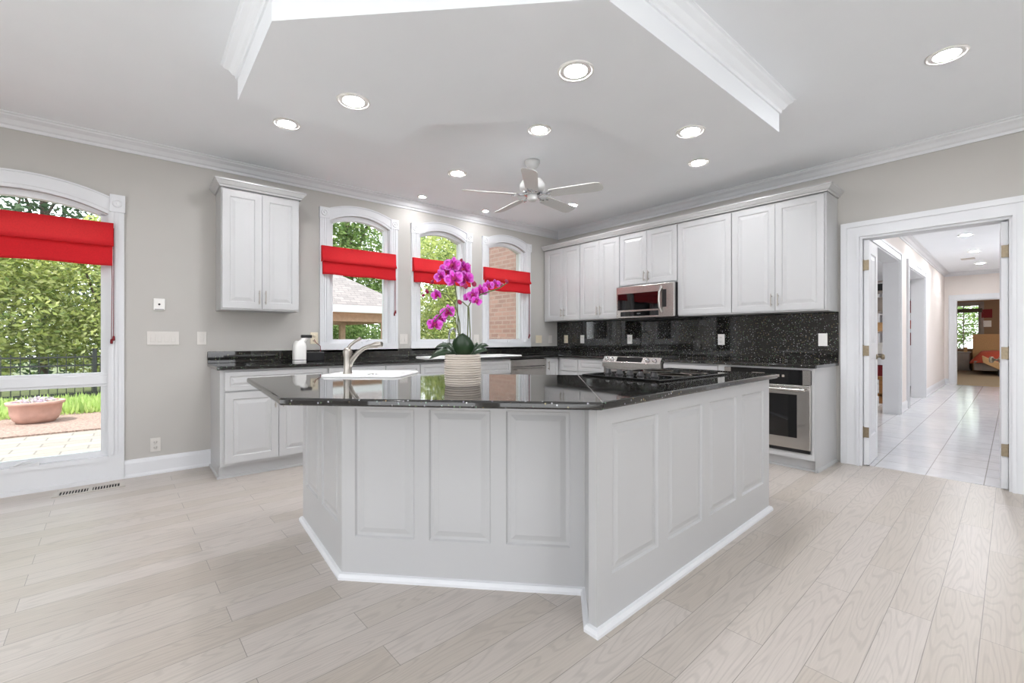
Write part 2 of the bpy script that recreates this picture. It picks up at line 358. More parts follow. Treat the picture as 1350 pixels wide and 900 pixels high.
def arcz(half, spring, apex):
    h = max(apex-spring, 1e-4); R = (half*half+h*h)/(2*h)
    return lambda dx: apex-R+math.sqrt(max(0, R*R-dx*dx))
def wall_open(mb, u0, u1, z0, z1, d0, d1, ops, f, n=20):
    # ops: (ua, ub, za, zb, arc or None)
    def bx(a, b, c, d):
        if b-a > 1e-6 and d-c > 1e-6: mb.prismM([(a, c), (b, c), (b, d), (a, d)], d0, d1, f)
    cur = u0
    for (a, b, za, zb, arc) in sorted(ops, key=lambda t: t[0]):
        bx(cur, a, z0, z1); bx(a, b, z0, za)
        if arc is None: bx(a, b, zb, z1)
        else:
            c = (a+b)/2; xs = [a+(b-a)*i/n for i in range(n+1)]
            mb.prismM([(x, arc(x-c)) for x in xs]+[(b, z1), (a, z1)], d0, d1, f)
        cur = b
    bx(cur, u1, z0, z1)
fA = lambda u, v, d: (u, d, v)
fB = lambda u, v, d: (d, u, v)

WIN = [(1.88, 1), (2.915, 2), (3.955, 3)]
ops = [(-.64-.47, -.64+.47, .19, 2.13, arcz(.47, 2.13, 2.235))]
for cx_, k in WIN: ops.append((cx_-.335, cx_+.335, 1.08, 2.37, arcz(.335, 2.37, 2.465)))
mb = MB(); wall_open(mb, XL-.15, XB+.15, 0, 2.9, YA, YA+.2, ops, fA)
struct('wall_back', mb, 'wall', 'greige wall with three arched windows')
mb = MB(); wall_open(mb, YBK, YA, 0, 2.9, XB, XB+.15, [(.155, 1.07, -.01, 2.045, None)], fB)
struct('wall_right', mb, 'wall', 'greige wall behind the cabinets and doorway')
mb = MB(); wall_open(mb, YBK-.15, YA+.2, 0, 2.9, XL-.15, XL, [(-3.4, -1.3, .04, 2.55, None), (-1.0, .5, .04, 2.55, None), (1.3, 2.6, .04, 2.3, None)], fB); struct('wall_left', mb, 'wall')  # unseen wall; its openings are added to let fill daylight in
mb = MB(); wall_open(mb, XL, XB+.15, 0, 2.9, YBK-.15, YBK, [(-.3, 2.3, .04, 2.45, None)], fA); struct('wall_front', mb, 'wall')  # out of view; opening added here to throw daylight into the kitchen
mb = MB(); mb.box(XL-.15, XB+.06, YBK-.15, YA+.2, -.12, 0); struct('floor', mb, 'planks', 'pale oak plank floor')
mb = MB(); mb.box(XL-.15, XB+.15, YBK-.15, YA+.2, ZC, ZC+.15); struct('ceiling', mb, 'ceil', 'flat white kitchen ceiling')
SOF = [(.455, 2.18), (.455, 3.04), (1.447, 3.04), (1.447, 2.606), (2.146, 1.902), (3.325, 1.902), (3.325, 1.155), (1.475, 1.155)]
SOF = SOF[::-1]
mb = MB(); mb.prism(SOF, 2.53, ZC); struct('ceiling_soffit', mb, 'ceil', 'dropped white soffit shaped like the island below')
CR = [(0, 2.655), (.012, 2.655), (.016, 2.675), (.03, 2.683), (.05, 2.71), (.078, 2.727), (.082, 2.738), (.095, 2.742), (.095, 2.752), (0, 2.752)]
mb = MB(); mb.sweep(SOF, [(o*.8, z) for o, z in CR], True); struct('trim_1', mb, 'ceil', 'crown moulding round the dropped soffit')
mb = MB(); mb.sweep([(XL, YBK), (XL, YA), (XB, YA), (XB, YBK)], CR); struct('trim_2', mb, 'trim', 'crown moulding round the kitchen walls')
BB = [(0, 0), (.028, 0), (.028, .012), (.018, .026), (.016, .028), (.016, .115), (.01, .135), (.006, .142), (0, .145)]
mb = MB(); mb.sweep([(-.075, YA), (.52, YA)], BB); struct('baseboard_back', mb, 'trim', 'white baseboard between patio window and cabinet')

# ---------------------------------------------------------------- arched windows
def arched(name, label, cx_, ho, sp_o, ap_o, hi, sp_i, ap_i, zb, plinth, mid=None, panel=False):
    r = thing(name, label, None, (cx_, YA, zb)); r['kind'] = 'structure'
    ao, ai = arcz(ho-.075, sp_o, ap_o), arcz(hi, sp_i, ap_i); n = 20
    # casing
    mb = MB()
    xs = [(-1+2*i/n) for i in range(n+1)]
    top = [(cx_+x*(ho-.075), ao(x*(ho-.075))) for x in xs]; bot = [(cx_+x*hi, ai(x*hi)) for x in xs]
    for i in range(n): mb.prismM([bot[i], bot[i+1], top[i+1], top[i]], YA-.022, YA+.0, fA)
    t2 = [(a[0]*.35+b[0]*.65, a[1]*.35+b[1]*.65) for a, b in zip(top, bot)]; t3 = [(a[0]*.2+b[0]*.8, a[1]*.2+b[1]*.8) for a, b in zip(top, bot)]
    for i in range(n): mb.prismM([t3[i], t3[i+1], t2[i+1], t2[i]], YA-.03, YA-.021, fA)
    for i in range(n): mb.prismM([(top[i][0], top[i][1]-.012), (top[i+1][0], top[i+1][1]-.012), top[i+1], top[i]], YA-.032, YA-.021, fA)
    zpl = plinth[0]
    for sgn in (-1, 1):
        a, b = cx_+sgn*hi, cx_+sgn*(ho-.004)
        mb.box(a, b, YA-.022, YA, zb, zpl)
        for k in (.25, .5, .75): xk = a+(b-a)*k; mb.box(xk-.008, xk+.008, YA-.028, YA-.02, zb+.02, zpl)
    mb.box(cx_-ho, cx_+ho, YA-.022, YA, zb-(.0 if panel else .085), zb) if not panel else None
    c = build('casing', mb, 'trim', r, world=True)
    for sgn in (-1, 1):
        a, b = cx_+sgn*(ho-.092), cx_+sgn*(ho+.003); mb = MB(); mb.box(a, b, YA-.034, YA, plinth[0], plinth[1])
        mb.lathe([(.034, 0), (.034, .005), (.026, .009), (.022, .004), (.010, .004), (.006, .008), (0, .009)], ((a+b)/2, YA-.033, (plinth[0]+plinth[1])/2), 20, Vector((0, -1, 0)))
        build('corner_block', mb, 'trim', r, world=True, bevel=.002)
    # jamb and sash frame
    yf0, yf1 = YA+.03, YA+.085; g = hi-.025; fw = .048
    ag = arcz(hi-fw, sp_i-.01, ap_i-fw)
    mb = MB()
    ah = arcz(hi, sp_i, ap_i)
    for i in range(n):
        x0, x1 = xs[i]*hi, xs[i+1]*hi; y0, y1 = xs[i]*(hi-fw), xs[i+1]*(hi-fw)
        mb.prismM([(cx_+y0, ag(y0)), (cx_+y1, ag(y1)), (cx_+x1, ah(x1)), (cx_+x0, ah(x0))], yf0, yf1, fA)
    for sgn in (-1, 1): mb.box(cx_+sgn*hi, cx_+sgn*(hi-fw), yf0, yf1, zb+fw, sp_i)
    mb.box(cx_-hi, cx_+hi, yf0, yf1, zb, zb+fw)
    if not panel: mb.box(cx_-hi+.001, cx_+hi-.001, YA-.012, YA+.029, zb+.001, zb+.006)
    build('sash', mb, 'trim', r, world=True)
    # jamb liner
    mb = MB()
    for sgn in (-1, 1): mb.box(cx_+sgn*hi, cx_+sgn*(hi-.008), YA-.0, YA+.03, zb, sp_i)
    build('jamb', mb, 'trim', r, world=True)
    mb = MB(); pts = [(cx_-hi+.02, zb+.02), (cx_+hi-.02, zb+.02)]+[(cx_-x*(hi-.02), ag(x*(hi-fw))+.01) for x in xs]
    mb.prismM(pts, YA+.058, YA+.062, fA); build('glass_pane', mb, 'glass', r, world=True)
    return r
for (cx_, k), lab in zip(WIN, ['arched window nearest the wall cabinet, a shingled pavilion roof outside', 'middle arched window, behind the orchid', 'arched window nearest the room corner, brick wall outside']):
    r = arched('window_%d' % k, lab, cx_, .435, 2.49, 2.565, .335, 2.37, 2.465, 1.08, (2.385, 2.497))
    mb = MB(); mb.box(cx_+.02, cx_+.11, YA+.0, YA+.03, 1.085, 1.10); mb.tube([(cx_+.06, YA+.01, 1.1), (cx_+.09, YA-.01, 1.125), (cx_+.13, YA-.012, 1.118)], .006)
    build('crank_handle', mb, 'trim', r, world=True)
r = arched('window_4', 'tall arched patio window at the left edge', -.64, .568, 2.262, 2.36, .47, 2.13, 2.235, .19, (2.15, 2.29), panel=True)
mb = MB(); mb.box(-1.11, -.17, YA+.02, YA+.09, .755, .865); mb.box(-1.11, -.17, YA+.01, YA+.02, .775, .845); build('mid_rail', mb, 'trim', r, world=True, bevel=.003)
mb = MB(); mb.box(-1.208, -.17, YA-.022, YA+.0, .0, .19); mb.box(-1.208, -.165, YA-.034, YA-.022, 0, .03); mb.box(-1.109, -.171, YA-.028, YA+.029, .165, .2); mb.box(-.17, -.076, YA-.022, YA, 0, .19)
build('sill_panel', mb, 'trim', r, world=True)
mb = MB(); mb.box(-.70, -.55, YA-.03, YA-.012, .198, .222); mb.tube([(-.68, YA-.03, .215), (-.64, YA-.045, .235), (-.585, YA-.04, .235)], .008); build('window_latch', mb, 'trim', r, world=True, bevel=.003)

# ---------------------------------------------------------------- roman shades
def shade(cx_, hw, z0, z1, label, cord, cordz):
    r = thing('roman_shade', label, 'blind', (cx_, YA-.03, z0), group='red roman shades on the kitchen windows')
    y = YA-.036; n = 14; mb = MB(); rows = [(z1, .012), (z1-.005, .026), ((z0+z1)/2+.03, .03), ((z0+z1)/2-.012, .058), ((z0+z1)/2-.018, .034)]
    vs = []; m_ = len(rows)
    for i in range(n+1):
        x = cx_-hw+2*hw*i/n
        for z, d in rows: vs.append((x, y-d-.003*math.sin(i*1.7), z))
    mb.add(vs, [(i*m_+k, (i+1)*m_+k, (i+1)*m_+k+1, i*m_+k+1) for i in range(n) for k in range(m_-1)], True)
    mb.add([(cx_-hw, y+.012, z1), (cx_+hw, y+.012, z1), (cx_+hw, y-.014, z1), (cx_-hw, y-.014, z1)], [(0, 1, 2, 3)])
    for s_ in (-1, 1):
        mb.add([(cx_+s_*hw, y+.012, z1), (cx_+s_*hw, y-.026, z1-.005), (cx_+s_*hw, y-.03, (z0+z1)/2+.03), (cx_+s_*hw, y-.058, (z0+z1)/2-.012), (cx_+s_*hw, y+.012, (z0+z1)/2-.018)], [(0, 1, 2, 3, 4)])
    build('upper_fold', mb, 'red', r, world=True, recalc=False)
    mb = MB(); rows = [((z0+z1)/2+.02, .022), ((z0+z1)/2-.04, .026), (z0+.03, .036), (z0, .042), (z0+.004, .012), ((z0+z1)/2, .008)]; vs = []; m_ = len(rows)
    for i in range(n+1):
        x = cx_-hw+.006+2*(hw-.006)*i/n
        for z, d in rows: vs.append((x, y-d-.004*math.sin(i*1.1+.6)*(z < z0+.1), z+.004*math.sin(i*.9)*(z < z0+.05)))
    mb.add(vs, [(i*m_+k, (i+1)*m_+k, (i+1)*m_+(k+1) % m_, i*m_+(k+1) % m_) for i in range(n) for k in range(m_)], True)
    for b in (0, n): mb.add(vs[b*m_:(b+1)*m_], [tuple(range(m_))])
    build('lower_fold', mb, 'red', r, world=True)
    mb = MB(); mb.box(cx_-hw+.003, cx_+hw-.003, YA-.046, YA-.023, z1-.03, z1-.004); build('headrail', mb, 'trim', r, world=True)
    if cord:
        xc = cx_+hw-.012; mb = MB(); mb.tube([(xc, y-.012, z1-.04), (xc+.004, y-.012, (z1+cordz)/2), (xc, y-.012, cordz+.03)], .0028, 6)
        mb.tube([(xc+.014, y-.012, z1-.04), (xc+.012, y-.012, cordz+.06)], .0024, 6); build('cord', mb, 'redcord', r, world=True)
        mb = MB(); mb.lathe([(.002, .04), (.007, .034), (.009, .012), (.007, 0), (0, 0)], (xc, y-.012, cordz-.005), 10); mb.lathe([(.002, .04), (.007, .034), (.009, .012), (.007, 0), (0, 0)], (xc+.013, y-.012, cordz+.02), 10)
        build('tassel', mb, 'redcord', r, world=True)
    return r
shade(-.64, .50, 1.712, 2.055, 'red roman shade half raised on the tall patio window at far left', True, 1.10)
shade(1.862, .405, 1.795, 2.095, 'red roman shade on the arched window nearest the wall cabinet', True, 1.40)
shade(2.895, .405, 1.795, 2.09, 'red roman shade behind the orchid blooms', False, 1.4)
shade(3.93, .405, 1.775, 2.085, 'red roman shade nearest the room corner', True, 1.14)

# ---------------------------------------------------------------- doorway to the hall
mb = MB()
cw, y0, y1, zt = .135, .155, 1.07, 2.045
CP = [(0, 0), (.012, .0), (.022, .02), (.016, .05), (.018, .09), (.026, .1), (.026, .13), (0, .135)]
def casing_frame(mb, ya, yb, zt, x, side, f=lambda p: p, w_=.135):
    s_ = side
    segs = [(0, .02, .03), (.02, .09, .02), (.09, w_, .032)]
    for a, b, d in segs:
        mb.prismM([(ya-b, 0), (ya-a, 0), (ya-a, zt+a), (yb+a, zt+a), (yb+a, 0), (yb+b, 0), (yb+b, zt+b), (ya-b, zt+b)], x, x+s_*d, fB)
casing_frame(mb, y0, y1, zt, XB, -1); struct('trim_3', mb, 'trim', 'white casing round the doorway to the hall')
mb = MB(); mb.box(XB-.005, XB+.155, y0, y0+.018, 0, zt); mb.box(XB-.005, XB+.155, y1-.018, y1, 0, zt); mb.box(XB-.005, XB+.155, y0+.018, y1-.018, zt-.018, zt)
mb.box(XB+.05, XB+.07, y0+.018, y0+.03, 0, zt-.018); mb.box(XB+.05, XB+.07, y1-.03, y1-.018, 0, zt-.018); struct('trim_4', mb, 'trim', 'white jamb lining of the hall doorway')
def slab(name, label, hx, hy, ang, sidez, mirror):
    r = thing(name, label, None, (hx, hy, 0.008), ang); r['kind'] = 'structure'
    mb = MB(); W_, T = .445, .036
    y_f, y_b = -T/2, T/2
    rects = [(.09, W_-.09, .24, .95), (.09, W_-.09, 1.08, 1.9)]; pr = [(0, 0), (.008, -.008), (.02, -.008), (.05, -.002)]
    mb.panel((0, y_f, 0), (1, 0, 0), (0, -1, 0), W_, 2.01, rects, pr); mb.panel((0, y_b, 0), (1, 0, 0), (0, 1, 0), W_, 2.01, rects, pr)
    mb.add([(0, y_f, 0), (0, y_b, 0), (0, y_b, 2.01), (0, y_f, 2.01), (W_, y_f, 0), (W_, y_b, 0), (W_, y_b, 2.01), (W_, y_f, 2.01)], [(0, 1, 2, 3), (4, 5, 6, 7), (0, 1, 5, 4), (3, 2, 6, 7)])
    build('panel_door', mb, 'trim', r, recalc=False)
    for z in (.29, 1.02, 1.785):
        mb = MB(); mb.box(-.012, .0, -.018, .018, z-.045, z+.045)
        mb.tube([(-.006, -.022*mirror, z-.05), (-.006, -.022*mirror, z+.05)], .006, 8)
        build('hinge', mb, 'brass', r)
    mb = MB()
    for s_ in (-1, 1):
        mb.lathe([(.024, 0), (.024, .006), (.009, .01), (.009, .03), (.024, .036), (.027, .05), (.02, .06), (0, .062)], (W_-.06, s_*T/2, .955), 16, Vector((0, s_, 0)))
    build('door_knob', mb, 'brass', r)
    return r
slab('door_1', 'left leaf of the open white double doors, standing in the hall', XB+.035, 1.028, math.radians(3.2), 0, -1)
slab('door_2', 'right leaf of the open white double doors', XB+.035, .196, math.radians(3.6), 0, 1)

# ---------------------------------------------------------------- the hall and rooms beyond
def H(mb): return mb.xf(hall)
mb = MB(); mb.box(XB+.065, 15.4, -.7, 1.32, -.12, 0); mb.box(5.9, 14.6, 1.32, 4.6, -.12, -.0); H(mb); struct('floor.001', mb, 'tile', 'glossy white tile floor of the hall')
mb = MB(); mb.box(15.4, 23.2, -2.5, 3.6, -.12, 0); H(mb); struct('floor.002', mb, 'carpet', 'beige carpet of the far bedroom')
mb = MB(); mb.box(XB+.15, 15.5, -.8, 1.5, ZC, ZC+.12); H(mb); struct('ceiling.001', mb, 'ceil', 'white hall ceiling')
mb = MB(); mb.box(5.7, 14.7, 1.5, 4.7, 2.6, 2.7); H(mb); struct('ceiling.002', mb, 'ceil', 'ceiling of the side room')
mb = MB(); mb.box(15.5, 23.4, -2.6, 3.7, 2.7, 2.8); H(mb); struct('ceiling.003', mb, 'ceil', 'ceiling of the bedroom')
fH = lambda u, v, d: (u, d, v)
mb = MB(); wall_open(mb, XB+.17, 15.5, 0, 2.8, 1.30, 1.47, [(6.2, 8.74, -.01, 2.30, None), (9.62, 11.55, -.01, 2.30, None)], fH); H(mb); struct('wall_hall_left', mb, 'pinkwall', 'white hall wall with two cased openings')
mb = MB(); wall_open(mb, XB+.17, 15.5, 0, 2.8, -.85, -.7, [(6.4, 8.2, 1.0, 2.2, None), (10.2, 12.0, 1.0, 2.2, None)], fH); H(mb); struct('wall_hall_right', mb, 'pinkwall')  # hidden openings added on this side to brighten the hall
mb = MB(); wall_open(mb, -.85, 1.5, 0, 2.8, 15.35, 15.5, [(.02, 1.10, -.01, 2.07, None)], fB); H(mb); struct('wall_hall_end', mb, 'pinkwall', 'hall end wall with the bedroom doorway')
mb = MB()
for a, b in ((6.2, 8.74), (9.62, 11.55)):
    for p, q, d in ((0, .02, .03), (.02, .09, .02), (.09, .12, .03)):
        mb.prismM([(a-q, 0), (a-p, 0), (a-p, 2.3+p), (b+p, 2.3+p), (b+p, 0), (b+q, 0), (b+q, 2.3+q), (a-q, 2.3+q)], 1.30-d, 1.30, fH)
    mb.box(a, a+.015, 1.29, 1.48, 0, 2.3); mb.box(b-.015, b, 1.29, 1.48, 0, 2.3); mb.box(a, b, 1.29, 1.48, 2.285, 2.3)
H(mb); struct('trim_5', mb, 'trim', 'white casings of the hall openings')
mb = MB(); casing_frame(mb, .02, 1.10, 2.07, 15.35, -1, w_=.12); mb.box(15.35, 15.5, 1.08, 1.10, 0, 2.07); mb.box(15.35, 15.5, .02, 1.1, 2.05, 2.07); H(mb); struct('trim_6', mb, 'trim', 'white casing of the bedroom doorway')
mb = MB(); mb.sweep([(XB+.17, 1.30), (15.35, 1.30), (15.35, -.7)], CR); H(mb); struct('trim_7', mb, 'trim', 'crown moulding of the hall')
mb = MB(); mb.sweep([(8.86, 1.30), (9.50, 1.30)], BB); mb.sweep([(11.67, 1.30), (15.35, 1.30), (15.35, 1.22)], BB); H(mb); struct('baseboard_hall', mb, 'trim', 'white baseboard along the hall')
mb = MB(); mb.box(5.7, 5.85, 1.47, 4.7, 0, 2.7); mb.box(5.7, 14.7, 4.55, 4.7, 0, 2.7); mb.box(14.55, 14.7, 1.47, 4.7, 0, 2.7); H(mb); struct('wall_side_room', mb, 'pinkwall', 'walls of the side room')
mb = MB(); wall_open(mb, -2.6, 3.7, 0, 2.8, 23.05, 23.2, [(.95, 1.8, .72, 2.35, None)], fB); mb.box(15.5, 23.2, 3.5, 3.65, 0, 2.8); mb.box(15.5, 23.2, -2.65, -2.5, 0, 2.8); H(mb)
struct('wall_bedroom', mb, 'brownwall', 'brown bedroom walls')
r = thing('window_5', 'small paned window in the far bedroom', None, hall((23.05, 1.375, .72))); r['kind'] = 'structure'
mb = MB()
for a, b, c_, d in ((.95, 1.0, .72, 2.35), (1.75, 1.8, .72, 2.35), (.95, 1.8, .72, .77), (.95, 1.8, 2.30, 2.35), (1.36, 1.39, .72, 2.35), (.95, 1.8, 1.02, 1.04), (.95, 1.8, 1.32, 1.34), (.95, 1.8, 1.62, 1.64), (.95, 1.8, 1.92, 1.94)): mb.box(23.06, 23.10, a, b, c_, d)
mb.box(23.0, 23.05, .86, .95, .66, 2.44); mb.box(23.0, 23.05, 1.8, 1.89, .66, 2.44); mb.box(23.0, 23.05, .86, 1.89, 2.35, 2.44); H(mb); build('window_frame', mb, 'greyfurn', r, world=True)
mb = MB(); mb.box(23.11, 23.115, .95, 1.8, .72, 2.35); H(mb); build('glass_pane', mb, 'glass', r, world=True)
mb = MB(); mb.box(22.98, 23.0, .9, 1.85, 2.06, 2.2); H(mb); tag(build('window_blind', mb, 'blind'), 'dark blind rolled high on the far bedroom window', 'blind')
# bed
r = thing('bed', 'bed with an orange bedspread in the far bedroom', 'bed', hall((21, .2, 0)))
mb = MB(); mb.box(20.3, 22.6, -1.2, 1.0, .12, .42); H(mb); build('bed_base', mb, 'greyfurn', r, world=True, bevel=.02)
mb = MB(); n = 10; vs = []
for i in range(n+1):
    for j in range(n+1):
        x = 20.2+2.4*i/n; y = -1.3+2.4*j/n; e = max(0, abs(i/n-.5)*2-.75)*4+max(0, abs(j/n-.5)*2-.75)*4
        vs.append((x, y, .72-.36*min(1, e)**2+.02*math.sin(i*2.1+j)))
mb.add(vs, [(i*(n+1)+j, (i+1)*(n+1)+j, (i+1)*(n+1)+j+1, i*(n+1)+j+1) for i in range(n) for j in range(n)], True); H(mb); build('bedspread', mb, 'orange', r, world=True)
mb = MB(); mb.box(22.6, 22.75, -1.3, 1.12, 0, 1.28); mb.box(22.59, 22.6, -1.2, 1.05, .5, 1.18); H(mb); build('headboard', mb, 'tanfab', r, world=True, bevel=.02)
r = thing('chaise_bench', 'tan curved chaise at the foot of the orange bed', 'bench', hall((19.9, .3, 0)))
mb = MB(); pts = []
for i in range(13): t = i/12; pts.append((-.9+1.7*t, .34+.04*math.sin(t*3)+.26*max(0, (t-.7)/.3)**1.6))
poly = pts+[(.78, .40), (.45, .2), (-.9, .2)]
mb.prismM(poly, 19.65, 20.1, fB); H(mb); build('seat', mb, 'tanfab', r, world=True, bevel=.015)
for yy in (-.8, .45):
    for xx in (19.7, 20.03): mb = MB(); mb.tube([(xx, yy, 0), (xx, yy, .22)], .025); H(mb); build('leg', mb, 'black', r, world=True)
r = thing('dresser', 'low grey chest under the far bedroom window', 'dresser', hall((22.5, 1.5, 0)))
mb = MB(); mb.box(22.3, 22.9, 1.19, 1.95, .06, .62); mb.box(22.27, 22.92, 1.17, 1.97, .62, .65); mb.box(22.35, 22.9, 1.16, 1.9, 0, .06); H(mb); build('body', mb, 'greyfurn', r, world=True, bevel=.005)
for z in (.1, .36): mb = MB(); mb.box(22.28, 22.3, 1.21, 1.92, z, z+.23); H(mb); build('drawer', mb, 'greyfurn', r, world=True, bevel=.004)
mb = MB(); mb.box(22.5, 22.56, 1.25, 1.34, .65, .82); H(mb); tag(build('picture_frame', mb, 'tanfab', bevel=.004), 'small tan box standing on the grey bedroom chest', 'decoration')
r = thing('wall_picture', 'small red and white picture on the brown bedroom wall', 'picture', hall((23.03, .78, 1.7)))
mb = MB(); mb.box(23.02, 23.05, .62, .95, 1.5, 2.2); H(mb); build('frame', mb, 'brownwall', r, world=True)
mb = MB(); mb.box(23.0, 23.02, .66, .92, 1.86, 2.16); H(mb); build('red_print', mb, 'redcord', r, world=True)
mb = MB(); mb.box(23.0, 23.02, .68, .88, 1.54, 1.76); H(mb); build('white_print', mb, 'plate', r, world=True)
# side room shelf + bookcase
r = thing('storage_rack', 'dark metal storage rack seen past the open door', 'rack', (10.3, 2.0, 0))
for x in (10.12, 10.5):
    for y in (1.74, 2.3): mb = MB(); mb.box(x-.015, x+.015, y-.015, y+.015, 0, 2.15); build('post', mb, 'black', r, world=True)
for z in (.42, .85, 1.25, 1.62, 1.98): mb = MB(); mb.box(10.1, 10.52, 1.72, 2.32, z-.02, z); build('shelf', mb, 'greyfurn', r, world=True)
mb = MB(); mb.box(9.95, 10.02, 1.77, 1.87, 0, .42); mb.box(9.95, 10.02, 2.2, 2.3, 0, .42); mb.box(9.93, 10.05, 1.75, 2.32, .42, .47); mb.box(9.95, 10.02, 1.8, 2.3, .12, .17)
tag(build('wooden_bench', mb, 'wood', bevel=.004), 'honey-coloured wooden stand in front of the dark metal rack', 'bench')
bx = [('plate', 1.80, 1.98, .86, .20, 'white box low in the dark rack'), ('black', 2.04, 2.24, .86, .30, 'black case on the second shelf of the dark rack'), ('tanfab', 1.86, 2.16, 1.26, .16, 'tan box on the middle shelf of the dark rack'), ('greyfurn', 1.82, 2.0, 1.63, .24, 'grey box on the fourth shelf of the dark rack'), ('almond', 2.02, 2.2, 1.63, .18, 'cream box on the fourth shelf of the dark rack'), ('redcord', 1.84, 2.12, .43, .22, 'dark red box on the lowest shelf of the dark rack'), ('black', 1.8, 2.18, 1.99, .12, 'black case on top of the dark rack')]
for m_, a, b, z, h, lab in bx: mb = MB(); mb.box(10.16, 10.44, a, b, z, z+h); mb.box(10.15, 10.45, a-.005, b+.005, z+h-.03, z+h); tag(build('storage_box', mb, m_, bevel=.005), lab, 'box')
r = thing('bookcase', 'white bookcase seen through the second hall opening', 'shelf', (14.0, 2.1, 0))
mb = MB(); mb.box(13.9, 14.2, 1.8, 1.83, 0, 2.5); mb.box(13.9, 14.2, 2.6, 2.63, 0, 2.5); mb.box(14.18, 14.2, 1.8, 2.63, 0, 2.5); build('carcass', mb, 'trim', r, world=True)
for z in (.94, 1.33, 1.7, 2.06, 2.47): mb = MB(); mb.box(13.9, 14.18, 1.83, 2.6, z, z+.03); build('shelf', mb, 'trim', r, world=True)
mb = MB(); mb.box(13.88, 13.9, 1.8, 2.63, .06, .94); build('door', mb, 'trim', r, world=True)
for m_, a, b, z, h, lab in (('redcord', 1.9, 2.2, 1.73, .29, 'dark red box on the upper shelf of the white bookcase'), ('orange', 1.9, 2.2, 1.36, .2, 'orange box on the middle shelf of the white bookcase'), ('redcord', 1.9, 2.16, .97, .3, 'dull red box on the lowest open shelf of the white bookcase')):
    mb = MB(); mb.box(13.93, 14.12, a, b, z, z+h); mb.box(13.925, 14.125, a-.005, b+.005, z+h-.03, z+h); tag(build('storage_box', mb, m_, bevel=.004), lab, 'box')

# ---------------------------------------------------------------- cabinets
PR = [(0, 0), (.006, -.007), (.014, -.007), (.04, -.001)]
def door_mb(mb, x0, x1, z0, z1, yf, t=.02, ins=.055, pr=PR):
    W_, H_ = x1-x0, z1-z0; i_ = min(ins, W_*.22, H_*.28)
    p = pr if min(W_, H_)-2*i_ > .11 else [(a*min(1, (min(W_, H_)-2*i_)/.12), b) for a, b in pr]
    mb.panel((x0, yf, z0), (1, 0, 0), (0, -1, 0), W_, H_, [(i_, W_-i_, i_, H_-i_)], p)
    mb.add([(x0, yf, z0), (x1, yf, z0), (x1, yf, z1), (x0, yf, z1), (x0, yf+t, z0), (x1, yf+t, z0), (x1, yf+t, z1), (x0, yf+t, z1)], [(0, 4, 5, 1), (1, 5, 6, 2), (2, 6, 7, 3), (3, 7, 4, 0), (4, 7, 6, 5)])
def handle_mb(mb, x, z, yf, L=.12, horiz=False):
    a, b = ((x-L/2, yf-.028, z), (x+L/2, yf-.028, z)) if horiz else ((x, yf-.028, z-L/2), (x, yf-.028, z+L/2))
    mb.tube([a, b], .0055, 8)
    for k in (.18, .82):
        p = Vector(a).lerp(Vector(b), k); mb.tube([(p.x, yf-.028, p.z), (p.x, yf, p.z)], .0045, 8)
def cabinet(name, label, cat, loc, rz, w_, depth, z0, z1, doors, drawers=(), toe=False, group=None, m_='cab', body=True):
    r = thing(name, label, cat, loc, rz, group); t = .02
    if body:
        mb = MB(); mb.box(.0005, w_-.0005, -(depth-t), 0, z0, z1); build('body', mb, m_, r)
    if toe:
        mb = MB(); mb.box(0, w_, -(depth-.075), 0, 0.0, z0); mb.sweep([(0, -(depth-.075)), (w_, -(depth-.075))], [(0, 0), (.012, 0), (.012, .014), (.004, .02), (0, .02)]); build('toe_kick', mb, m_, r)
    for (x0, x1, a, b, hx, hz) in doors:
        mb = MB(); door_mb(mb, x0+.002, x1-.002, a, b, -depth); d = build('door', mb, m_, r, recalc=False)
        if hx is not None: mb = MB(); handle_mb(mb, hx, hz, -depth); tag(build('handle', mb, 'nickel', d), 'brushed nickel bar handle', None)
    for (x0, x1, a, b, hd) in drawers:
        mb = MB(); door_mb(mb, x0+.002, x1-.002, a, b, -depth, ins=.035); d = build('drawer', mb, m_, r, recalc=False)
        if hd: mb = MB(); handle_mb(mb, (x0+x1)/2, (a+b)/2, -depth, .13, True); tag(build('handle', mb, 'nickel', d), 'brushed nickel bar handle', None)
    return r
CAPS = [(0, 0), (.012, .0), (.016, .012), (.026, .018), (.044, .045), (.05, .05), (.05, .062), (0, .062)]
G1, G2, G3 = 'white wall cabinets beside the corner run', 'white base cabinets under the window counter', 'white base cabinets along the backsplash counter'
# wall cabinet on the window wall
r = cabinet('wall_cabinet', 'white two-door wall cabinet hung alone left of the arched windows', 'cabinet', (.55, YA-.001, 0), 0, .62, .33, 1.385, 2.43,
            [(.006, .31, 1.40, 2.415, .285, 1.50), (.31, .614, 1.40, 2.415, .335, 1.50)])
mb = MB(); mb.sweep([(0, 0), (0, -.33), (.62, -.33), (.62, 0)], [(o, 2.43+z) for o, z in CAPS]); mb.box(.001, .619, -.329, 0, 2.43, 2.44); build('crown', mb, 'cab', r)
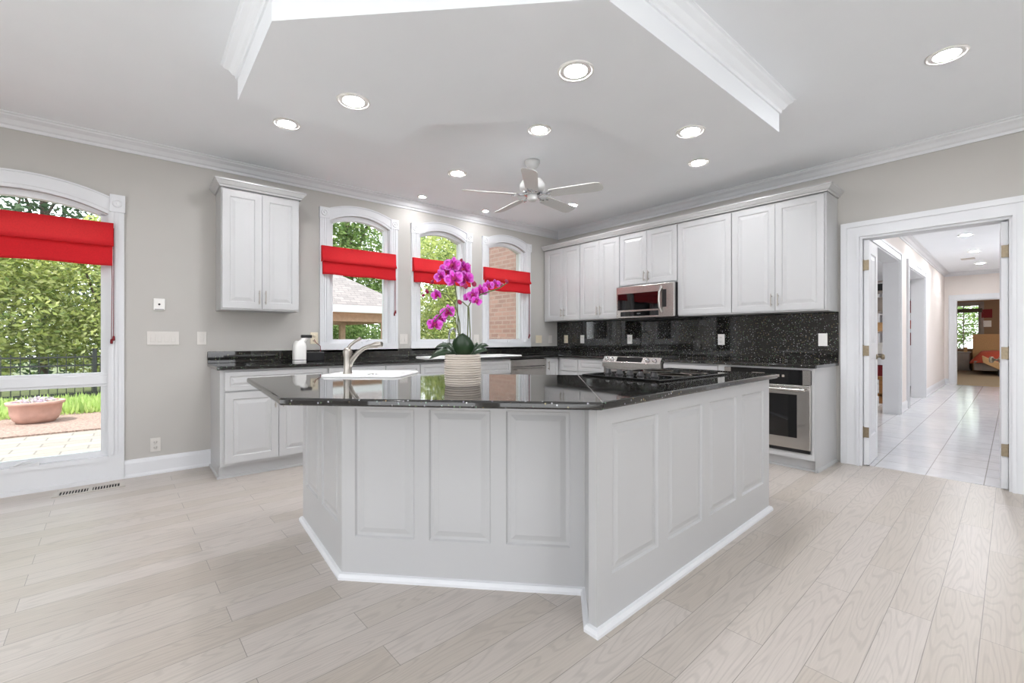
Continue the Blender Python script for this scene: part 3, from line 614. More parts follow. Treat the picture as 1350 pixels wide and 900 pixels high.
# wall cabinets on the cabinet wall: local x runs towards the doorway
def ub(y_left, y_right, label, doors, z0=1.385):
    return cabinet('wall_cabinet', label, 'cabinet', (XB-.001, y_left, 0), -PI/2, y_left-y_right, .33, z0, 2.43, doors)
ub(4.80, 4.086, 'white two-door wall cabinet in the room corner', [(.06, .40, 1.40, 2.415, .375, 1.50), (.40, .71, 1.40, 2.415, .43, 1.50)])
ub(4.086, 3.43, 'white two-door wall cabinet between the corner cabinet and the microwave', [(.004, .333, 1.40, 2.415, .305, 1.50), (.333, .652, 1.40, 2.415, .36, 1.50)])
ub(3.43, 2.648, 'short white two-door wall cabinet above the microwave', [(.004, .391, 1.79, 2.415, .362, 1.88), (.391, .778, 1.79, 2.415, .42, 1.88)], 1.775)
ub(2.648, 2.052, 'wide single-door white wall cabinet right of the microwave', [(.004, .592, 1.40, 2.415, None, 0)])
rr = ub(2.052, 1.235, 'white two-door wall cabinet at the doorway end of the run', [(.004, .405, 1.40, 2.415, .376, 1.50), (.405, .80, 1.40, 2.415, .434, 1.50)])
mb = MB(); mb.panel((.8175, 0, 1.39), (0, -1, 0), (1, 0, 0), .31, 1.035, [(.05, .26, .05, .985)], [(0, 0), (.004, -.004), (.012, -.004), (.03, 0)]); build('end_panel', mb, 'cab', rr, recalc=False)
mb = MB(); mb.sweep([(XB, 1.235), (XB-.33, 1.235), (XB-.33, 4.80)], [(-o, 2.43+z) for o, z in CAPS]); mb.box(XB-.33, XB-.002, 1.236, 4.80, 2.43, 2.44)
mb.sweep([(XB, 1.235), (XB-.33, 1.235), (XB-.33, 4.80)], [(0, 2.43), (0, 2.44), (.01, 2.44), (.01, 2.43)])
tag(build('cabinet_cornice', mb, 'cab'), 'white crown moulding running along the top of the long wall cabinets', 'moulding')

# base cabinets, window wall
def ba(x0, x1, label, doors, drawers, **k): return cabinet('base_cabinet', label, 'cabinet', (x0, YA-.001, 0), 0, x1-x0, .60, .105, .884, doors, drawers, toe=True, **k)
r = ba(.51, 1.347, 'white base cabinet at the left end of the window counter', [(.03, .425, .13, .70, .395, .615), (.425, .822, .13, .70, .455, .615)], [(.03, .822, .715, .865, False)])
mb = MB(); mb.sweep([(0, 0), (0, -.535)], [(0, 0), (.014, 0), (.014, .014), (.004, .02), (0, .02)]); build('shoe_moulding', mb, 'cab', r)
ba(1.347, 1.90, 'white base cabinet behind the island sink', [(.004, .276, .13, .70, .25, .615), (.276, .549, .13, .70, .305, .615)], [(.004, .549, .715, .865, False)])
ba(1.90, 2.283, 'narrow white drawer cabinet with a bar pull under the window counter', [(.004, .379, .13, .42, None, 0)], [(.004, .379, .715, .865, True), (.004, .379, .44, .70, True)])
ba(2.283, 3.53, 'wide white sink cabinet below the middle window', [(.004, .622, .13, .70, .595, .615), (.622, 1.243, .13, .70, .65, .615)], [(.004, .622, .715, .865, False), (.622, 1.243, .715, .865, False)])
r = thing('dishwasher', 'stainless dishwasher under the counter near the corner', 'dishwasher', (3.53, YA-.001, 0))
mb = MB(); mb.box(.002, .598, -.57, 0, .1, .88); build('body', mb, 'dark', r)
mb = MB(); mb.box(.004, .596, -.6, -.57, .12, .78); build('door', mb, 'steel', r, bevel=.004)
mb = MB(); mb.box(.004, .596, -.6, -.57, .785, .872); build('control_panel', mb, 'steel', r, bevel=.003)
mb = MB(); mb.tube([(.06, -.635, .75), (.54, -.635, .75)], .011, 10); mb.box(.08, .10, -.635, -.6, .74, .76); mb.box(.5, .52, -.635, -.6, .74, .76); build('handle', mb, 'steel', r)
mb = MB(); mb.box(.01, .59, -.52, 0, 0, .1); build('toe_kick', mb, 'black', r)
ba(4.13, 4.36, 'narrow white base cabinet beside the dishwasher', [(.004, .226, .13, .865, .03, .78)], [])
# base cabinets, cabinet wall
def bb(yl, yr, label, doors, drawers, depth=.61, **k): return cabinet('base_cabinet', label, 'cabinet', (XB-.001, yl, 0), -PI/2, yl-yr, depth, .105, .884, doors, drawers, toe=True, **k)
bb(4.819, 3.872, 'white base cabinet in the room corner', [(.645, .943, .13, .70, .90, .6)], [(.645, .943, .715, .865, False)])
bb(3.872, 3.447, 'white drawer cabinet left of the range', [], [(.004, .421, .72, .865, False), (.004, .421, .43, .71, True), (.004, .421, .13, .42, True)])
bb(2.657, 2.056, 'white drawer cabinet between range and wall oven', [], [(.004, .597, .72, .865, False), (.004, .597, .43, .71, True), (.004, .597, .13, .42, True)])
r = thing('oven_cabinet', 'white cabinet housing the wall oven at the doorway end', 'cabinet', (XB-.001, 2.056, 0), -PI/2); Wd = 2.056-1.245
mb = MB(); mb.box(0, Wd, -.59, 0, .72+.16, .884); mb.box(0, .055, -.59, 0, .105, .884); mb.box(Wd-.045, Wd, -.59, 0, .105, .884); mb.box(.055, Wd-.045, -.02, 0, .105, .884); mb.box(.055, Wd-.045, -.59, 0, .105, .165); build('body', mb, 'cab', r)
mb = MB()
mb.box(0, .07, -.61, -.59, .105, .884); mb.box(Wd-.02, Wd, -.61, -.59, .105, .884); mb.box(.07, Wd-.02, -.61, -.59, .105, .155); mb.box(.07, Wd-.02, -.61, -.59, .868, .884); build('face_frame', mb, 'cab', r)
mb = MB(); mb.panel((Wd+.0005, 0, .0), (0, -1, 0), (1, 0, 0), .59, .884, [(.07, .53, .2, .82)], [(0, 0), (.006, -.006), (.016, -.006), (.035, -.001)]); build('end_panel', mb, 'cab', r, recalc=False)
mb = MB(); mb.box(0, Wd, -.535, 0, 0, .105); mb.sweep([(0, -.535), (Wd+.0, -.535), (Wd+.0, 0)], [(0, 0), (.016, 0), (.016, .014), (.004, .022), (0, .022)]); build('toe_kick', mb, 'cab', r)
# wall oven
r = thing('wall_oven', 'stainless built-in oven with black glass door under the counter', 'oven', (XB-.001, 1.986, 0), -PI/2); Wo = .72
mb = MB(); mb.box(.004, Wo-.02, -.58, -.03, .17, .86); build('body', mb, 'dark', r)
mb = MB(); mb.box(0, Wo, -.63, -.61, .74, .866); build('control_panel', mb, 'blackglass', r, bevel=.003)
for a_ in (0, Wo-.06): mb = MB(); mb.box(a_, a_+.06, -.632, -.609, .74, .866); build('control_trim', mb, 'steel', r)
mb = MB(); mb.box(.25, .36, -.6315, -.63, .79, .83); mb.box(.42, .44, -.6315, -.63, .8, .82); mb.box(.46, .48, -.6315, -.63, .8, .82); mb.box(.5, .52, -.6315, -.63, .8, .82); build('touch_buttons', mb, 'greyfurn', r)
mb = MB(); mb.box(0, Wo, -.64, -.612, .19, .735); build('door', mb, 'steel', r, bevel=.004); 
mb = MB(); mb.box(.08, Wo-.10, -.6425, -.639, .285, .655); build('door_glass', mb, 'blackglass', r)
mb = MB(); mb.tube([(.03, -.69, .70), (Wo-.03, -.69, .70)], .014, 12); mb.box(.05, .075, -.69, -.64, .69, .71); mb.box(Wo-.075, Wo-.05, -.69, -.64, .69, .71); build('handle', mb, 'steel', r)
mb = MB(); mb.box(.01, Wo-.01, -.625, -.6, .16, .187); build('lower_vent', mb, 'black', r)
# microwave
r = thing('microwave', 'stainless over-the-range microwave with black glass door', 'microwave', (XB-.001, 3.43, 1.375), -PI/2); Wm = .78
mb = MB(); mb.box(.002, Wm-.002, -.36, -.022, 0, .395); build('body', mb, 'black', r)
mb = MB(); mb.box(.0, Wm-.001, -.395, -.36, .008, .392); build('door', mb, 'steel', r, bevel=.006)
mb = MB(); mb.box(.02, .585, -.398, -.394, .105, .305); build('door_glass', mb, 'blackglass', r, bevel=.002)
mb = MB(); mb.box(.065, .585, -.398, -.394, .03, .085); build('control_strip', mb, 'blackglass', r)
mb = MB(); mb.box(.30, .35, -.3995, -.398, .05, .065); build('badge', mb, 'chrome', r)
mb = MB(); mb.box(.635, .685, -.397, -.394, .12, .32); build('grip_recess', mb, 'black', r, bevel=.001)
mb = MB(); mb.tube([(.625, -.398, .06), (.615, -.425, .12), (.612, -.432, .2), (.615, -.425, .29), (.625, -.398, .35)], .014, 10); build('handle', mb, 'steel', r)
mb = MB(); mb.box(.0, Wm+.1, -.30, -.024, -.012, -.001); mb.box(.04, .5, -.34, -.04, -.018, -.001); build('under_vent', mb, 'black', r)
# range
r = thing('range', 'stainless range set into the counter, its knob panel facing the room', 'stove', (XB-.001, 3.44, 0), -PI/2); Wr = .775
mb = MB(); mb.box(.0, Wr, -.60, -.02, .08, .895); build('body', mb, 'steel', r)
mb = MB(); mb.prismM([(-.66, .80), (-.66, .86), (-.615, .925), (-.59, .93), (-.59, .80)], 0.0, Wr, lambda u, v, d: (d, u, v)); build('control_panel', mb, 'steel', r, bevel=.003)
nx = Vector((0, -.82, .57)); 
mb = MB(); mb.prismM([(-.6545, .870), (-.6555, .8715), (-.622, .920), (-.621, .9185)], .2, .54, lambda u, v, d: (d, u, v)); build('display', mb, 'blackglass', r)
for x in (.05, .125, .61, .70):
    mb = MB(); mb.lathe([(.024, 0), (.024, .004), (.018, .008), (.017, .026), (.013, .03), (0, .03)], (x, -.638, .893), 18, nx); build('knob', mb, 'chrome', r)
mb = MB(); mb.box(.012, Wr-.012, -.59, -.05, .895, .918); build('glass_top', mb, 'blackglass', r)
mb = MB(); mb.box(.01, Wr-.01, -.63, -.60, .22, .77); build('oven_door', mb, 'steel', r, bevel=.005)
mb = MB(); mb.tube([(.05, -.68, .73), (Wr-.05, -.68, .73)], .012); mb.box(.08, .1, -.68, -.63, .72, .74); mb.box(Wr-.1, Wr-.08, -.68, -.63, .72, .74); build('handle', mb, 'steel', r)

# ---------------------------------------------------------------- countertops
EDGE = .006
r = thing('oven_countertop', 'black speckled granite counter between the range and the doorway', 'countertop', (4.65, 1.94, .885))
mb = MB(); mb.prism([(4.33, 2.657), (4.33, 1.222), (XB, 1.222), (XB, 2.657)], .885, .915); build('slab', mb, 'granite', r, world=True, bevel=.007)
r = thing('corner_countertop', 'black speckled granite counter along the window wall, turning the corner to the range', 'countertop', (4.4, 4.4, .885))
mb = MB(); mb.prism([(.485, YA-.002), (.485, 4.195), (4.33, 4.195), (4.33, 3.447), (XB-.001, 3.447), (XB-.001, YA-.001)], .885, .915)
build('slab', mb, 'granite', r, world=True, bevel=.007)
mb = MB(); mb.box(.485, XB-.021, YA-.022, YA-.002, .9155, 1.02); build('upstand', mb, 'granite', r, world=True, bevel=.002)
mb = MB(); mb.box(XB-.02, XB-.0005, 1.225, YA, .9155, 1.384); tag(build('backsplash', mb, 'granite'), 'black speckled granite backsplash below the wall cabinets', 'backsplash')

# ---------------------------------------------------------------- island
IT = .905
r = thing('kitchen_island', 'large white angled island cabinet with recessed panels', 'island', (1.8, 1.9, 0))
A0, A1, A2, A3, A4 = (.797, 2.98), (.748, 2.150), (1.535, 1.322), (1.352, 1.145), (1.352, 1.105)
A5 = (3.215, 1.178); A6 = (3.215, 1.80); A7 = (2.11, 1.84); A8 = (1.0, 2.98)
poly = [A0, A1, A2, A3, A4, A5, A6, A7, A8]
def ins_poly(p, d):
    n = len(p); o = []
    for i in range(n):
        a, b, c = Vector(p[i-1]), Vector(p[i]), Vector(p[(i+1) % n]); e0, e1 = (b-a).normalized(), (c-b).normalized()
        n0, n1 = Vector((-e0.y, e0.x)), Vector((-e1.y, e1.x)); q = (n0+n1); q = q/max(.4, q.length_squared)*2; o.append((b.x+q.x*d, b.y+q.y*d))
    return o
mb = MB(); mb.prism(ins_poly(poly, .013), .0, IT-.032); build('body', mb, 'isl', r, world=True)
IPR = [(0, 0), (.007, -.009), (.02, -.010), (.045, -.003)]
def iside(a, b, npan, mg, zlo, zhi, gap):
    a, b = Vector((*a, 0)), Vector((*b, 0)); L = (b-a).length; U = (b-a)/L; Nn = Vector((U.y, -U.x, 0))
    pw = (L-2*mg-(npan-1)*gap)/npan if npan else 0
    rects = [(mg+i*(pw+gap), mg+i*(pw+gap)+pw, zlo, zhi) for i in range(npan)]
    mb = MB(); mb.panel(a, U, Nn, L, IT-.032, rects, IPR); build('side_panel', mb, 'isl', r, world=True, recalc=False)
iside(A0, A1, 2, .07, .24, .80, .08); iside(A1, A2, 3, .065, .20, .81, .07); iside(A2, A3, 0, 0, 0, 0, 0); iside(A3, A4, 0, 0, 0, 0, 0)
iside(A4, A5, 4, .10, .20, .80, .085); iside(A5, A6, 1, .08, .2, .8, 0); iside(A6, A7, 0, 0, 0, 0, 0); iside(A7, A8, 0, 0, 0, 0, 0); iside(A8, A0, 0, 0, 0, 0, 0)
mb = MB(); mb.sweep(poly, [(0, 0), (.02, 0), (.02, .012), (.012, .026), (0, .03)], True); build('shoe_moulding', mb, 'trim', r, world=True)
CT = [(.43, 1.935), (1.305, 1.04), (3.25, 1.135), (3.25, 1.915), (2.165, 1.925), (1.05, 3.06), (.50, 3.04)]
ic = thing('island_countertop', 'polished black speckled granite top of the island', 'countertop', (1.8, 1.9, IT-.03))
mb = MB(); mb.prism(CT, IT-.03, IT); build('slab', mb, 'granite', ic, world=True, bevel=.008)
mb = MB(); d = (Vector((2.165, 1.925))-Vector((1.305, 1.04))); nn = Vector((-d.y, d.x)).normalized()*.0015; a, b = Vector((1.315, 1.05)), Vector((2.15, 1.91))
mb.prism([tuple(a-nn), tuple(b-nn), tuple(b+nn), tuple(a+nn)], IT-.01, IT+.0006); mm_ = noisy(mat('seam_filler', (120, 116, 112), .5), 30, .1)
build('seam', mb, mm_, ic, world=True)
# cooktop
r = thing('cooktop', 'black glass cooktop with five knobs on the island', 'cooktop', (2.55, 1.55, IT))
mb = MB(); mb.box(2.13, 2.92, 1.315, 1.86, IT+.001, IT+.012); build('glass', mb, 'blackglass', r, world=True, bevel=.003)
mb = MB()
for cx_, cy_, rr_ in ((2.52, 1.46, .10), (2.52, 1.72, .08), (2.76, 1.46, .08), (2.76, 1.72, .10)): mb.lathe([(rr_, .0), (rr_, .0006), (rr_-.004, .0006), (rr_-.004, 0)], (cx_, cy_, IT+.012), 36)
build('burner_ring', mb, 'greyfurn', r, world=True)
for i, (x, y) in enumerate([(2.26, 1.43), (2.27, 1.53), (2.28, 1.61), (2.285, 1.69), (2.29, 1.78)]):
    mb = MB(); mb.lathe([(.024, 0), (.026, .003), (.02, .007), (.017, .022), (.012, .026), (0, .026)], (x, y, IT+.012), 18); mb.box(x-.004, x+.004, y-.016, y+.016, IT+.036, IT+.042); build('knob', mb, 'black', r, world=True)
# island sink & faucet
r = thing('island_sink', 'white drop-in sink at the left end of the island', 'sink', (1.1, 2.75, IT))
sa, sb, sc, sd = Vector((.94, 2.93)), Vector((.885, 2.62)), Vector((1.36, 2.60)), Vector((1.42, 2.63))
def rrect(cx_, cy_, hx, hy, rr_, ang, n=6):
    o = []
    for qx, qy, a0 in ((1, 1, 0), (-1, 1, PI/2), (-1, -1, PI), (1, -1, 1.5*PI)):
        for i in range(n+1):
            a = a0+PI/2*i/n; x, y = qx*(hx-rr_)+rr_*math.cos(a), qy*(hy-rr_)+rr_*math.sin(a)
            o.append((cx_+x*math.cos(ang)-y*math.sin(ang), cy_+x*math.sin(ang)+y*math.cos(ang)))
    return o
SA, SC = math.radians(-2), (1.14, 2.80)
def sink_mb(cx_, cy_, hx, hy, ang, zt, rim=.045, depth=.17):
    mb = MB(); loops = [(rrect(cx_, cy_, hx, hy, .05, ang), zt), (rrect(cx_, cy_, hx, hy, .05, ang), zt+.006), (rrect(cx_, cy_, hx-.008, hy-.008, .045, ang), zt+.013), (rrect(cx_, cy_, hx-rim, hy-rim, .04, ang), zt+.011), (rrect(cx_, cy_, hx-rim-.01, hy-rim-.01, .04, ang), zt+.001)]
    m_ = len(loops[0][0]); vs = [(x, y, z) for L, z in loops for x, y in L]
    mb.add(vs, [(i*m_+k, i*m_+(k+1) % m_, (i+1)*m_+(k+1) % m_, (i+1)*m_+k) for i in range(len(loops)-1) for k in range(m_)], True)
    mb.add([(x, y, z) for (x, y), z in zip(loops[-1][0], [loops[-1][1]]*m_)], [tuple(range(m_))]); return mb
mb = sink_mb(1.17, 2.80, .25, .22, math.radians(-45), IT+.0005); build('basin', mb, 'porcelain', r, world=True)
mb = MB(); mb.lathe([(.03, 0), (.03, .003), (.018, .004), (0, .002)], (1.17, 2.80, IT+.0015), 20); build('drain', mb, 'chrome', r, world=True)
fx, fy, fz = 1.01, 2.80, IT+.013
r = thing('faucet', 'brushed nickel single-lever faucet on the island sink', 'faucet', (fx, fy, fz))
R_ = Vector((math.sin(YAW), -math.cos(YAW), 0)); F_ = Vector((math.cos(YAW), math.sin(YAW), 0))
P3 = lambda a, z, d=0: Vector((fx, fy, fz))+R_*a+F_*d+Vector((0, 0, z))
mb = MB(); mb.lathe([(.029, 0), (.027, .01), (.024, .02), (.023, .10), (.027, .125), (.027, .14), (.018, .16), (0, .165)], (fx, fy, fz), 24); build('body', mb, 'nickel', r, world=True)
mb = MB(); mb.tube([P3(.012, .05), P3(.03, .085, -.01), (P3(.07, .13, -.02)), P3(.11, .158, -.03), P3(.15, .172, -.04), P3(.19, .18, -.05)], [.017, .016, .014, .013, .013, .014], 12); build('spout', mb, 'nickel', r, world=True)
mb = MB(); mb.tube([P3(.15, .171, -.04), P3(.19, .18, -.05), P3(.232, .186, -.06)], [.012, .019, .015], 12); build('spray_head', mb, 'nickel', r, world=True)
mb = MB(); mb.tube([P3(-.002, .145), P3(.014, .175), P3(.045, .20), P3(.082, .222)], [.014, .010, .009, .011], 12); build('lever', mb, 'nickel', r, world=True)
# wall counter sink + gooseneck
r = thing('kitchen_sink', 'long white drop-in sink in the window counter behind the orchid', 'sink', (3.12, 4.5, .915))
mb = sink_mb(3.12, 4.49, .64, .235, 0, .9155); build('basin', mb, 'porcelain', r, world=True)
mb = MB(); mb.lathe([(.03, 0), (.03, .003), (.018, .004), (0, .002)], (3.12, 4.49, .917), 20); build('drain', mb, 'chrome', r, world=True)
r = thing('gooseneck_faucet', 'pale gooseneck faucet at the window sink behind the orchid', 'faucet', (2.93, 4.69, .928))
mb = MB(); pts = [(2.93, 4.69, .928), (2.93, 4.69, 1.17)]
for i in range(1, 10): a = PI*i/9; pts.append((2.93, 4.69-.085*(1-math.cos(a)), 1.17+.085*math.sin(a)))
pts.append((2.93, 4.52, 1.11)); mb.tube(pts, .013, 12); build('spout', mb, 'chrome', r, world=True)
mb = MB(); mb.lathe([(.028, 0), (.026, .012), (.016, .03), (0, .03)], (2.93, 4.69, .928), 20); build('base', mb, 'chrome', r, world=True)
mb = MB(); mb.tube([(2.93, 4.68, .97), (3.0, 4.66, 1.0)], .008); build('lever', mb, 'chrome', r, world=True)

# ---------------------------------------------------------------- orchid
ox, oy = 1.245, 1.865; OD = ox*F_.x+oy*F_.y
def op(u, v, dd=0):                                   # a point of the orchid in its own upright plane
    D = OD+dd; return F_*D+R_*((u-675)/FPX*D)+Vector((0, 0, CAMH-(v-445.6)/FPX*D))
r = thing('potted_orchid', 'magenta orchid in a ribbed ivory pot on the island', 'plant', (ox, oy, IT))
mb = MB(); prof = [(.0, 0), (.083, 0), (.087, .006)]
nrib = 13
for i in range(nrib):
    z = .008+i*.0112; k = .087+.004*math.sin(PI*(i+.5)/nrib); prof += [(k-.009, z), (k+.000, z+.0016), (k+.0015, z+.0052), (k, z+.0082), (k-.009, z+.0104)]
prof += [(.086, .155), (.078, .155), (.076, .135), (0, .135)]
mb.lathe([(a, b) for a, b in prof], (ox, oy, IT), 48)
build('pot', mb, 'ribbed', r, world=True)
base = Vector((ox, oy, IT+.14))
lv = [((612, 469), (610, 439), .105, -.03, -.10, 0, 0), ((604, 466), (588, 453), .035, .03, 0, .15, 1), ((600, 463), (566, 473), .042, -.03, 0, .2, 1), ((600, 460), (573, 459), .028, .04, 0, .22, 1), ((620, 467), (644, 456), .03, .05, 0, .2, 1), ((622, 466), (643, 462), .03, -.02, 0, .16, 1), ((606, 468), (599, 446), .05, .06, .06, 0, 0), ((618, 468), (629, 451), .05, .06, .1, 0, 0)]
for (a, b, wd, dd, bend, rise, flat) in lv:
    p, q = op(*a), op(b[0], b[1], dd); side = R_ if not flat else Vector((0, 0, .85))+F_*.5
    mb = MB(); mb.leaf(p-Vector((0, 0, .012)), q, wd, side, bend, 8, rise=rise); o = build('leaf', mb, 'green', r, world=True, recalc=False)
    sd_ = o.modifiers.new('s', 'SOLIDIFY'); sd_.thickness = .002
stems = [[(606, 470), (604, 430), (603, 398), (600, 378), (598, 360), (604, 348)], [(608, 470), (606, 425), (600, 400), (588, 388), (572, 384), (562, 384)], [(616, 470), (617, 425), (617, 405), (624, 392), (640, 386), (658, 380), (668, 373)], [(619, 470), (620, 440), (618, 405), (610, 398), (604, 398)], [(605, 470), (605, 440), (600, 420), (590, 405), (580, 415), (572, 424)]]
for sdd, sp_ in enumerate(stems):
    mb = MB(); mb.tube([op(u, v, [.0, .03, .0, -.02, -.03][sdd]*min(1, i/2)) for i, (u, v) in enumerate(sp_)], .003, 7); build('stem', mb, 'stem', r, world=True)
def flower(u, v, dd, R0, yaw, pitch, roll):
    c = op(u, v, dd); mb = MB()
    q = Matrix.Rotation(YAW-PI/2+yaw, 4, 'Z') @ Matrix.Rotation(pitch, 4, 'X') @ Matrix.Rotation(roll, 4, 'Y')
    mp = lambda x, y, z: c+(q @ Vector((x, y, z)))
    for k, (ang, ln, wd) in enumerate([(90, 1.0, .62), (210, .95, .6), (330, .95, .6), (14, 1.02, 1.15), (166, 1.02, 1.15)]):
        a = math.radians(ang); d = Vector((math.cos(a), 0, math.sin(a))); sd = Vector((-math.sin(a), 0, math.cos(a))); yo = .003 if k < 3 else -.002
        vs = []; n = 6
        for i in range(n+1):
            t = i/n; wdt = R0*wd*.5*(math.sin(PI*(t*.93+.03))**.62)
            for s_ in (-1, -.5, 0, .5, 1): vs.append(mp(*(d*R0*ln*t+sd*wdt*s_+Vector((0, yo-R0*.25*t*t+R0*.08*abs(s_)+.0015*math.sin(9*t+4*s_), 0)))))
        for i in range(n):
            for j in range(4):
                mb.cur = 0 if i < 2 else (2 if i == n-1 or (j in (0, 3) and i > 2) else 1)
                mb.add([], []); mb.f.append(tuple(q_+len(mb.v) for q_ in (i*5+j, (i+1)*5+j, (i+1)*5+j+1, i*5+j+1))); mb.sm.append(True); mb.mi.append(mb.cur)
        mb.v += [tuple(v_) for v_ in vs]
    o = build('flower', mb, ['petal_deep', 'petal', 'petal_pale'], r, world=True, recalc=False)
    mb = MB(); mb.tube([mp(0, -.004, 0), mp(0, -R0*.35, -R0*.08), mp(0, -R0*.55, -R0*.3)], [R0*.12, R0*.17, R0*.05], 8); mb.lathe([(0, -R0*.1), (R0*.1, -R0*.05), (R0*.12, 0), (0, R0*.1)], mp(0, -R0*.3, R0*.05), 8)
    build('lip', mb, 'lip', o, world=False) if False else None
    ob = build('lip', mb, 'lip', None)
    ob.parent = o
    inv = Matrix.Translation(Vector(r.location)).inverted()
    for vv in ob.data.vertices: vv.co = inv @ vv.co
FL = [(597, 350, 0, .046), (612, 355, .02, .044), (581, 364, .01, .036), (599, 368, -.03, .048), (614, 368, -.01, .044), (605, 360, .03, .042), (589, 357, .02, .040), (576, 389, .02, .032), (591, 412, -.02, .042), (573, 428, -.03, .040), (581, 420, .01, .03), (624, 389, 0, .036), (634, 384, .01, .036), (644, 377, .015, .03), (653, 375, .02, .027), (618, 393, .03, .03), (628, 397, -.02, .028)]
for (u, v, dd, R0) in FL: flower(u, v, dd, R0, random.uniform(-.5, .5), random.uniform(-.3, .3), random.uniform(-.4, .4))
for (u, v, dd, s_) in [(563, 384, .03, .012), (570, 371, .02, .010), (608, 343, 0, .010), (625, 374, .01, .016), (662, 375, .02, .011), (668, 371, .02, .011), (614, 377, -.04, .014), (606, 398, -.02, .014), (558, 389, .03, .009)]:
    mb = MB(); mb.lathe([(0, -s_*1.2), (s_*.7, -s_*.6), (s_*.8, 0), (s_*.45, s_*.8), (0, s_*1.3)], op(u, v, dd), 10, Vector((random.uniform(-1, 1), random.uniform(-1, 1), .8))); build('bud', mb, 'lip', r, world=True)

# ---------------------------------------------------------------- counter appliances
r = thing('soda_maker', 'small white countertop appliance with a black cap beside the window', 'appliance', (1.20, 4.56, .915))
mb = MB(); mb.prism(rrect(1.185, 4.55, .056, .05, .03, 0), .9155, .93); build('foot', mb, 'plate', r, world=True, bevel=.002)
mb = MB(); mb.prism(rrect(1.185, 4.55, .052, .046, .03, 0), .93, .936); build('seam_band', mb, 'black', r, world=True)
mb = MB(); P_ = [(rrect(1.185, 4.55, hx, hy, .03, 0), z) for hx, hy, z in ((.056, .05, .936), (.056, .05, 1.06), (.05, .046, 1.09), (.035, .036, 1.115))]
m_ = len(P_[0][0]); vs = [(x, y, z) for L, z in P_ for x, y in L]; mb.add(vs, [(i*m_+k, i*m_+(k+1) % m_, (i+1)*m_+(k+1) % m_, (i+1)*m_+k) for i in range(3) for k in range(m_)], True); mb.add(vs[-m_:], [tuple(range(m_))]); build('body', mb, 'plate', r, world=True)
mb = MB(); mb.tube([(1.19, 4.56, 1.08), (1.225, 4.57, 1.12), (1.245, 4.575, 1.148)], [.032, .026, .03], 14); build('neck', mb, 'plate', r, world=True)
mb = MB(); mb.prism(rrect(1.255, 4.575, .05, .032, .025, 0), 1.142, 1.172); build('cap', mb, 'black', r, world=True, bevel=.006)
r = thing('black_box', 'low black box beside the white countertop appliance', 'box', (1.34, 4.6, .915))
mb = MB(); mb.prism(rrect(1.34, 4.62, .088, .05, .02, 0), .9155, 1.005); build('body', mb, 'black', r, world=True, bevel=.008)
mb = MB(); mb.tube([(1.40, 4.62, 1.004), (1.41, 4.66, 1.06), (1.40, 4.79, 1.10), (1.395, 4.806, 1.13)], .003, 6); build('power_cord', mb, 'redcord', r, world=True)

# ---------------------------------------------------------------- plates and outlets
def plate(label, p, wall, w_, h, kind, m_='wallplate', name='wall_outlet', cat='outlet'):
    rz = {'A': 0, 'B': -PI/2}[wall]; r = thing(name, label, cat, p, rz)
    mb = MB(); mb.prismM([(-w_/2, -h/2), (w_/2, -h/2), (w_/2, h/2), (-w_/2, h/2)], -.007, -.0005, fA); build('cover_plate', mb, m_, r, bevel=.002)
    if kind == 'outlet':
        for z in (-.022, .022):
            mb = MB(); mb.lathe([(.016, 0), (.016, .002), (0, .002)], (0, -.007, z), 16, Vector((0, -1, 0))); o = build('socket', mb, m_, r)
            mb = MB(); mb.box(-.007, -.005, -.0095, -.009, z-.004, z+.005); mb.box(.005, .007, -.0095, -.009, z-.004, z+.005); build('slot', mb, 'black', o)
    else:
        n = kind
        for i in range(n):
            x = (i-(n-1)/2)*.046; mb = MB(); mb.box(x-.016, x+.016, -.010, -.007, -.033, .033); mb.box(x-.014, x+.014, -.013, -.009, -.03, .002); build('rocker', mb, m_, r, bevel=.001)
    return r
plate('white four-gang switch plate between patio window and cabinets', (.175, YA, 1.14), 'A', .215, .115, 4, name='switch_plate', cat='switch')
plate('single white switch plate just left of the granite counter', (.445, YA, 1.14), 'A', .07, .115, 1, name='switch_plate', cat='switch')
plate('white outlet low on the wall above the baseboard', (.123, YA, .245), 'A', .07, .115, 'outlet')
plate('cream outlet behind the small white appliance', (1.395, YA, 1.14), 'A', .075, .118, 'outlet', 'almond')
plate('white outlet between the first and middle arched windows', (2.39, YA, 1.13), 'A', .1, .115, 2, name='switch_plate', cat='switch')
plate('white switch plate between the middle and corner windows', (3.43, YA, 1.13), 'A', .08, .115, 1, name='switch_plate', cat='switch')
plate('cream wide switch plate near the room corner', (4.56, YA, 1.125), 'A', .12, .115, 2, 'almond', name='switch_plate', cat='switch')
plate('white narrow plate at the room corner', (4.80, YA, 1.125), 'A', .07, .115, 1, name='switch_plate', cat='switch')
for y, lab, m_ in ((4.63, 'cream outlet on the backsplash nearest the corner', 'almond'), (4.309, 'white outlet on the backsplash, second from the corner', 'plate'), (3.496, 'white outlet on the backsplash left of the range', 'plate'), (2.30, 'white outlet on the backsplash right of the range', 'plate'), (1.345, 'white outlet on the backsplash nearest the doorway', 'plate')):
    plate(lab, (XB-.02, y, 1.125), 'B', .073, .118, 'outlet' if y > 1.5 else 1, m_)
r = thing('thermostat', 'small white keypad with a dark dot above the switch plates', 'thermostat', (.148, YA, 1.425))
mb = MB(); mb.prismM([(-.038, -.05), (.038, -.05), (.038, .05), (-.038, .05)], -.018, -.0005, fA); build('housing', mb, 'plate', r, bevel=.004)
mb = MB(); mb.lathe([(.008, 0), (.008, .003), (0, .003)], (.0, -.018, .0), 14, Vector((0, -1, 0))); mb.box(-.03, .03, -.0195, -.018, -.043, -.039); build('sensor', mb, 'black', r)
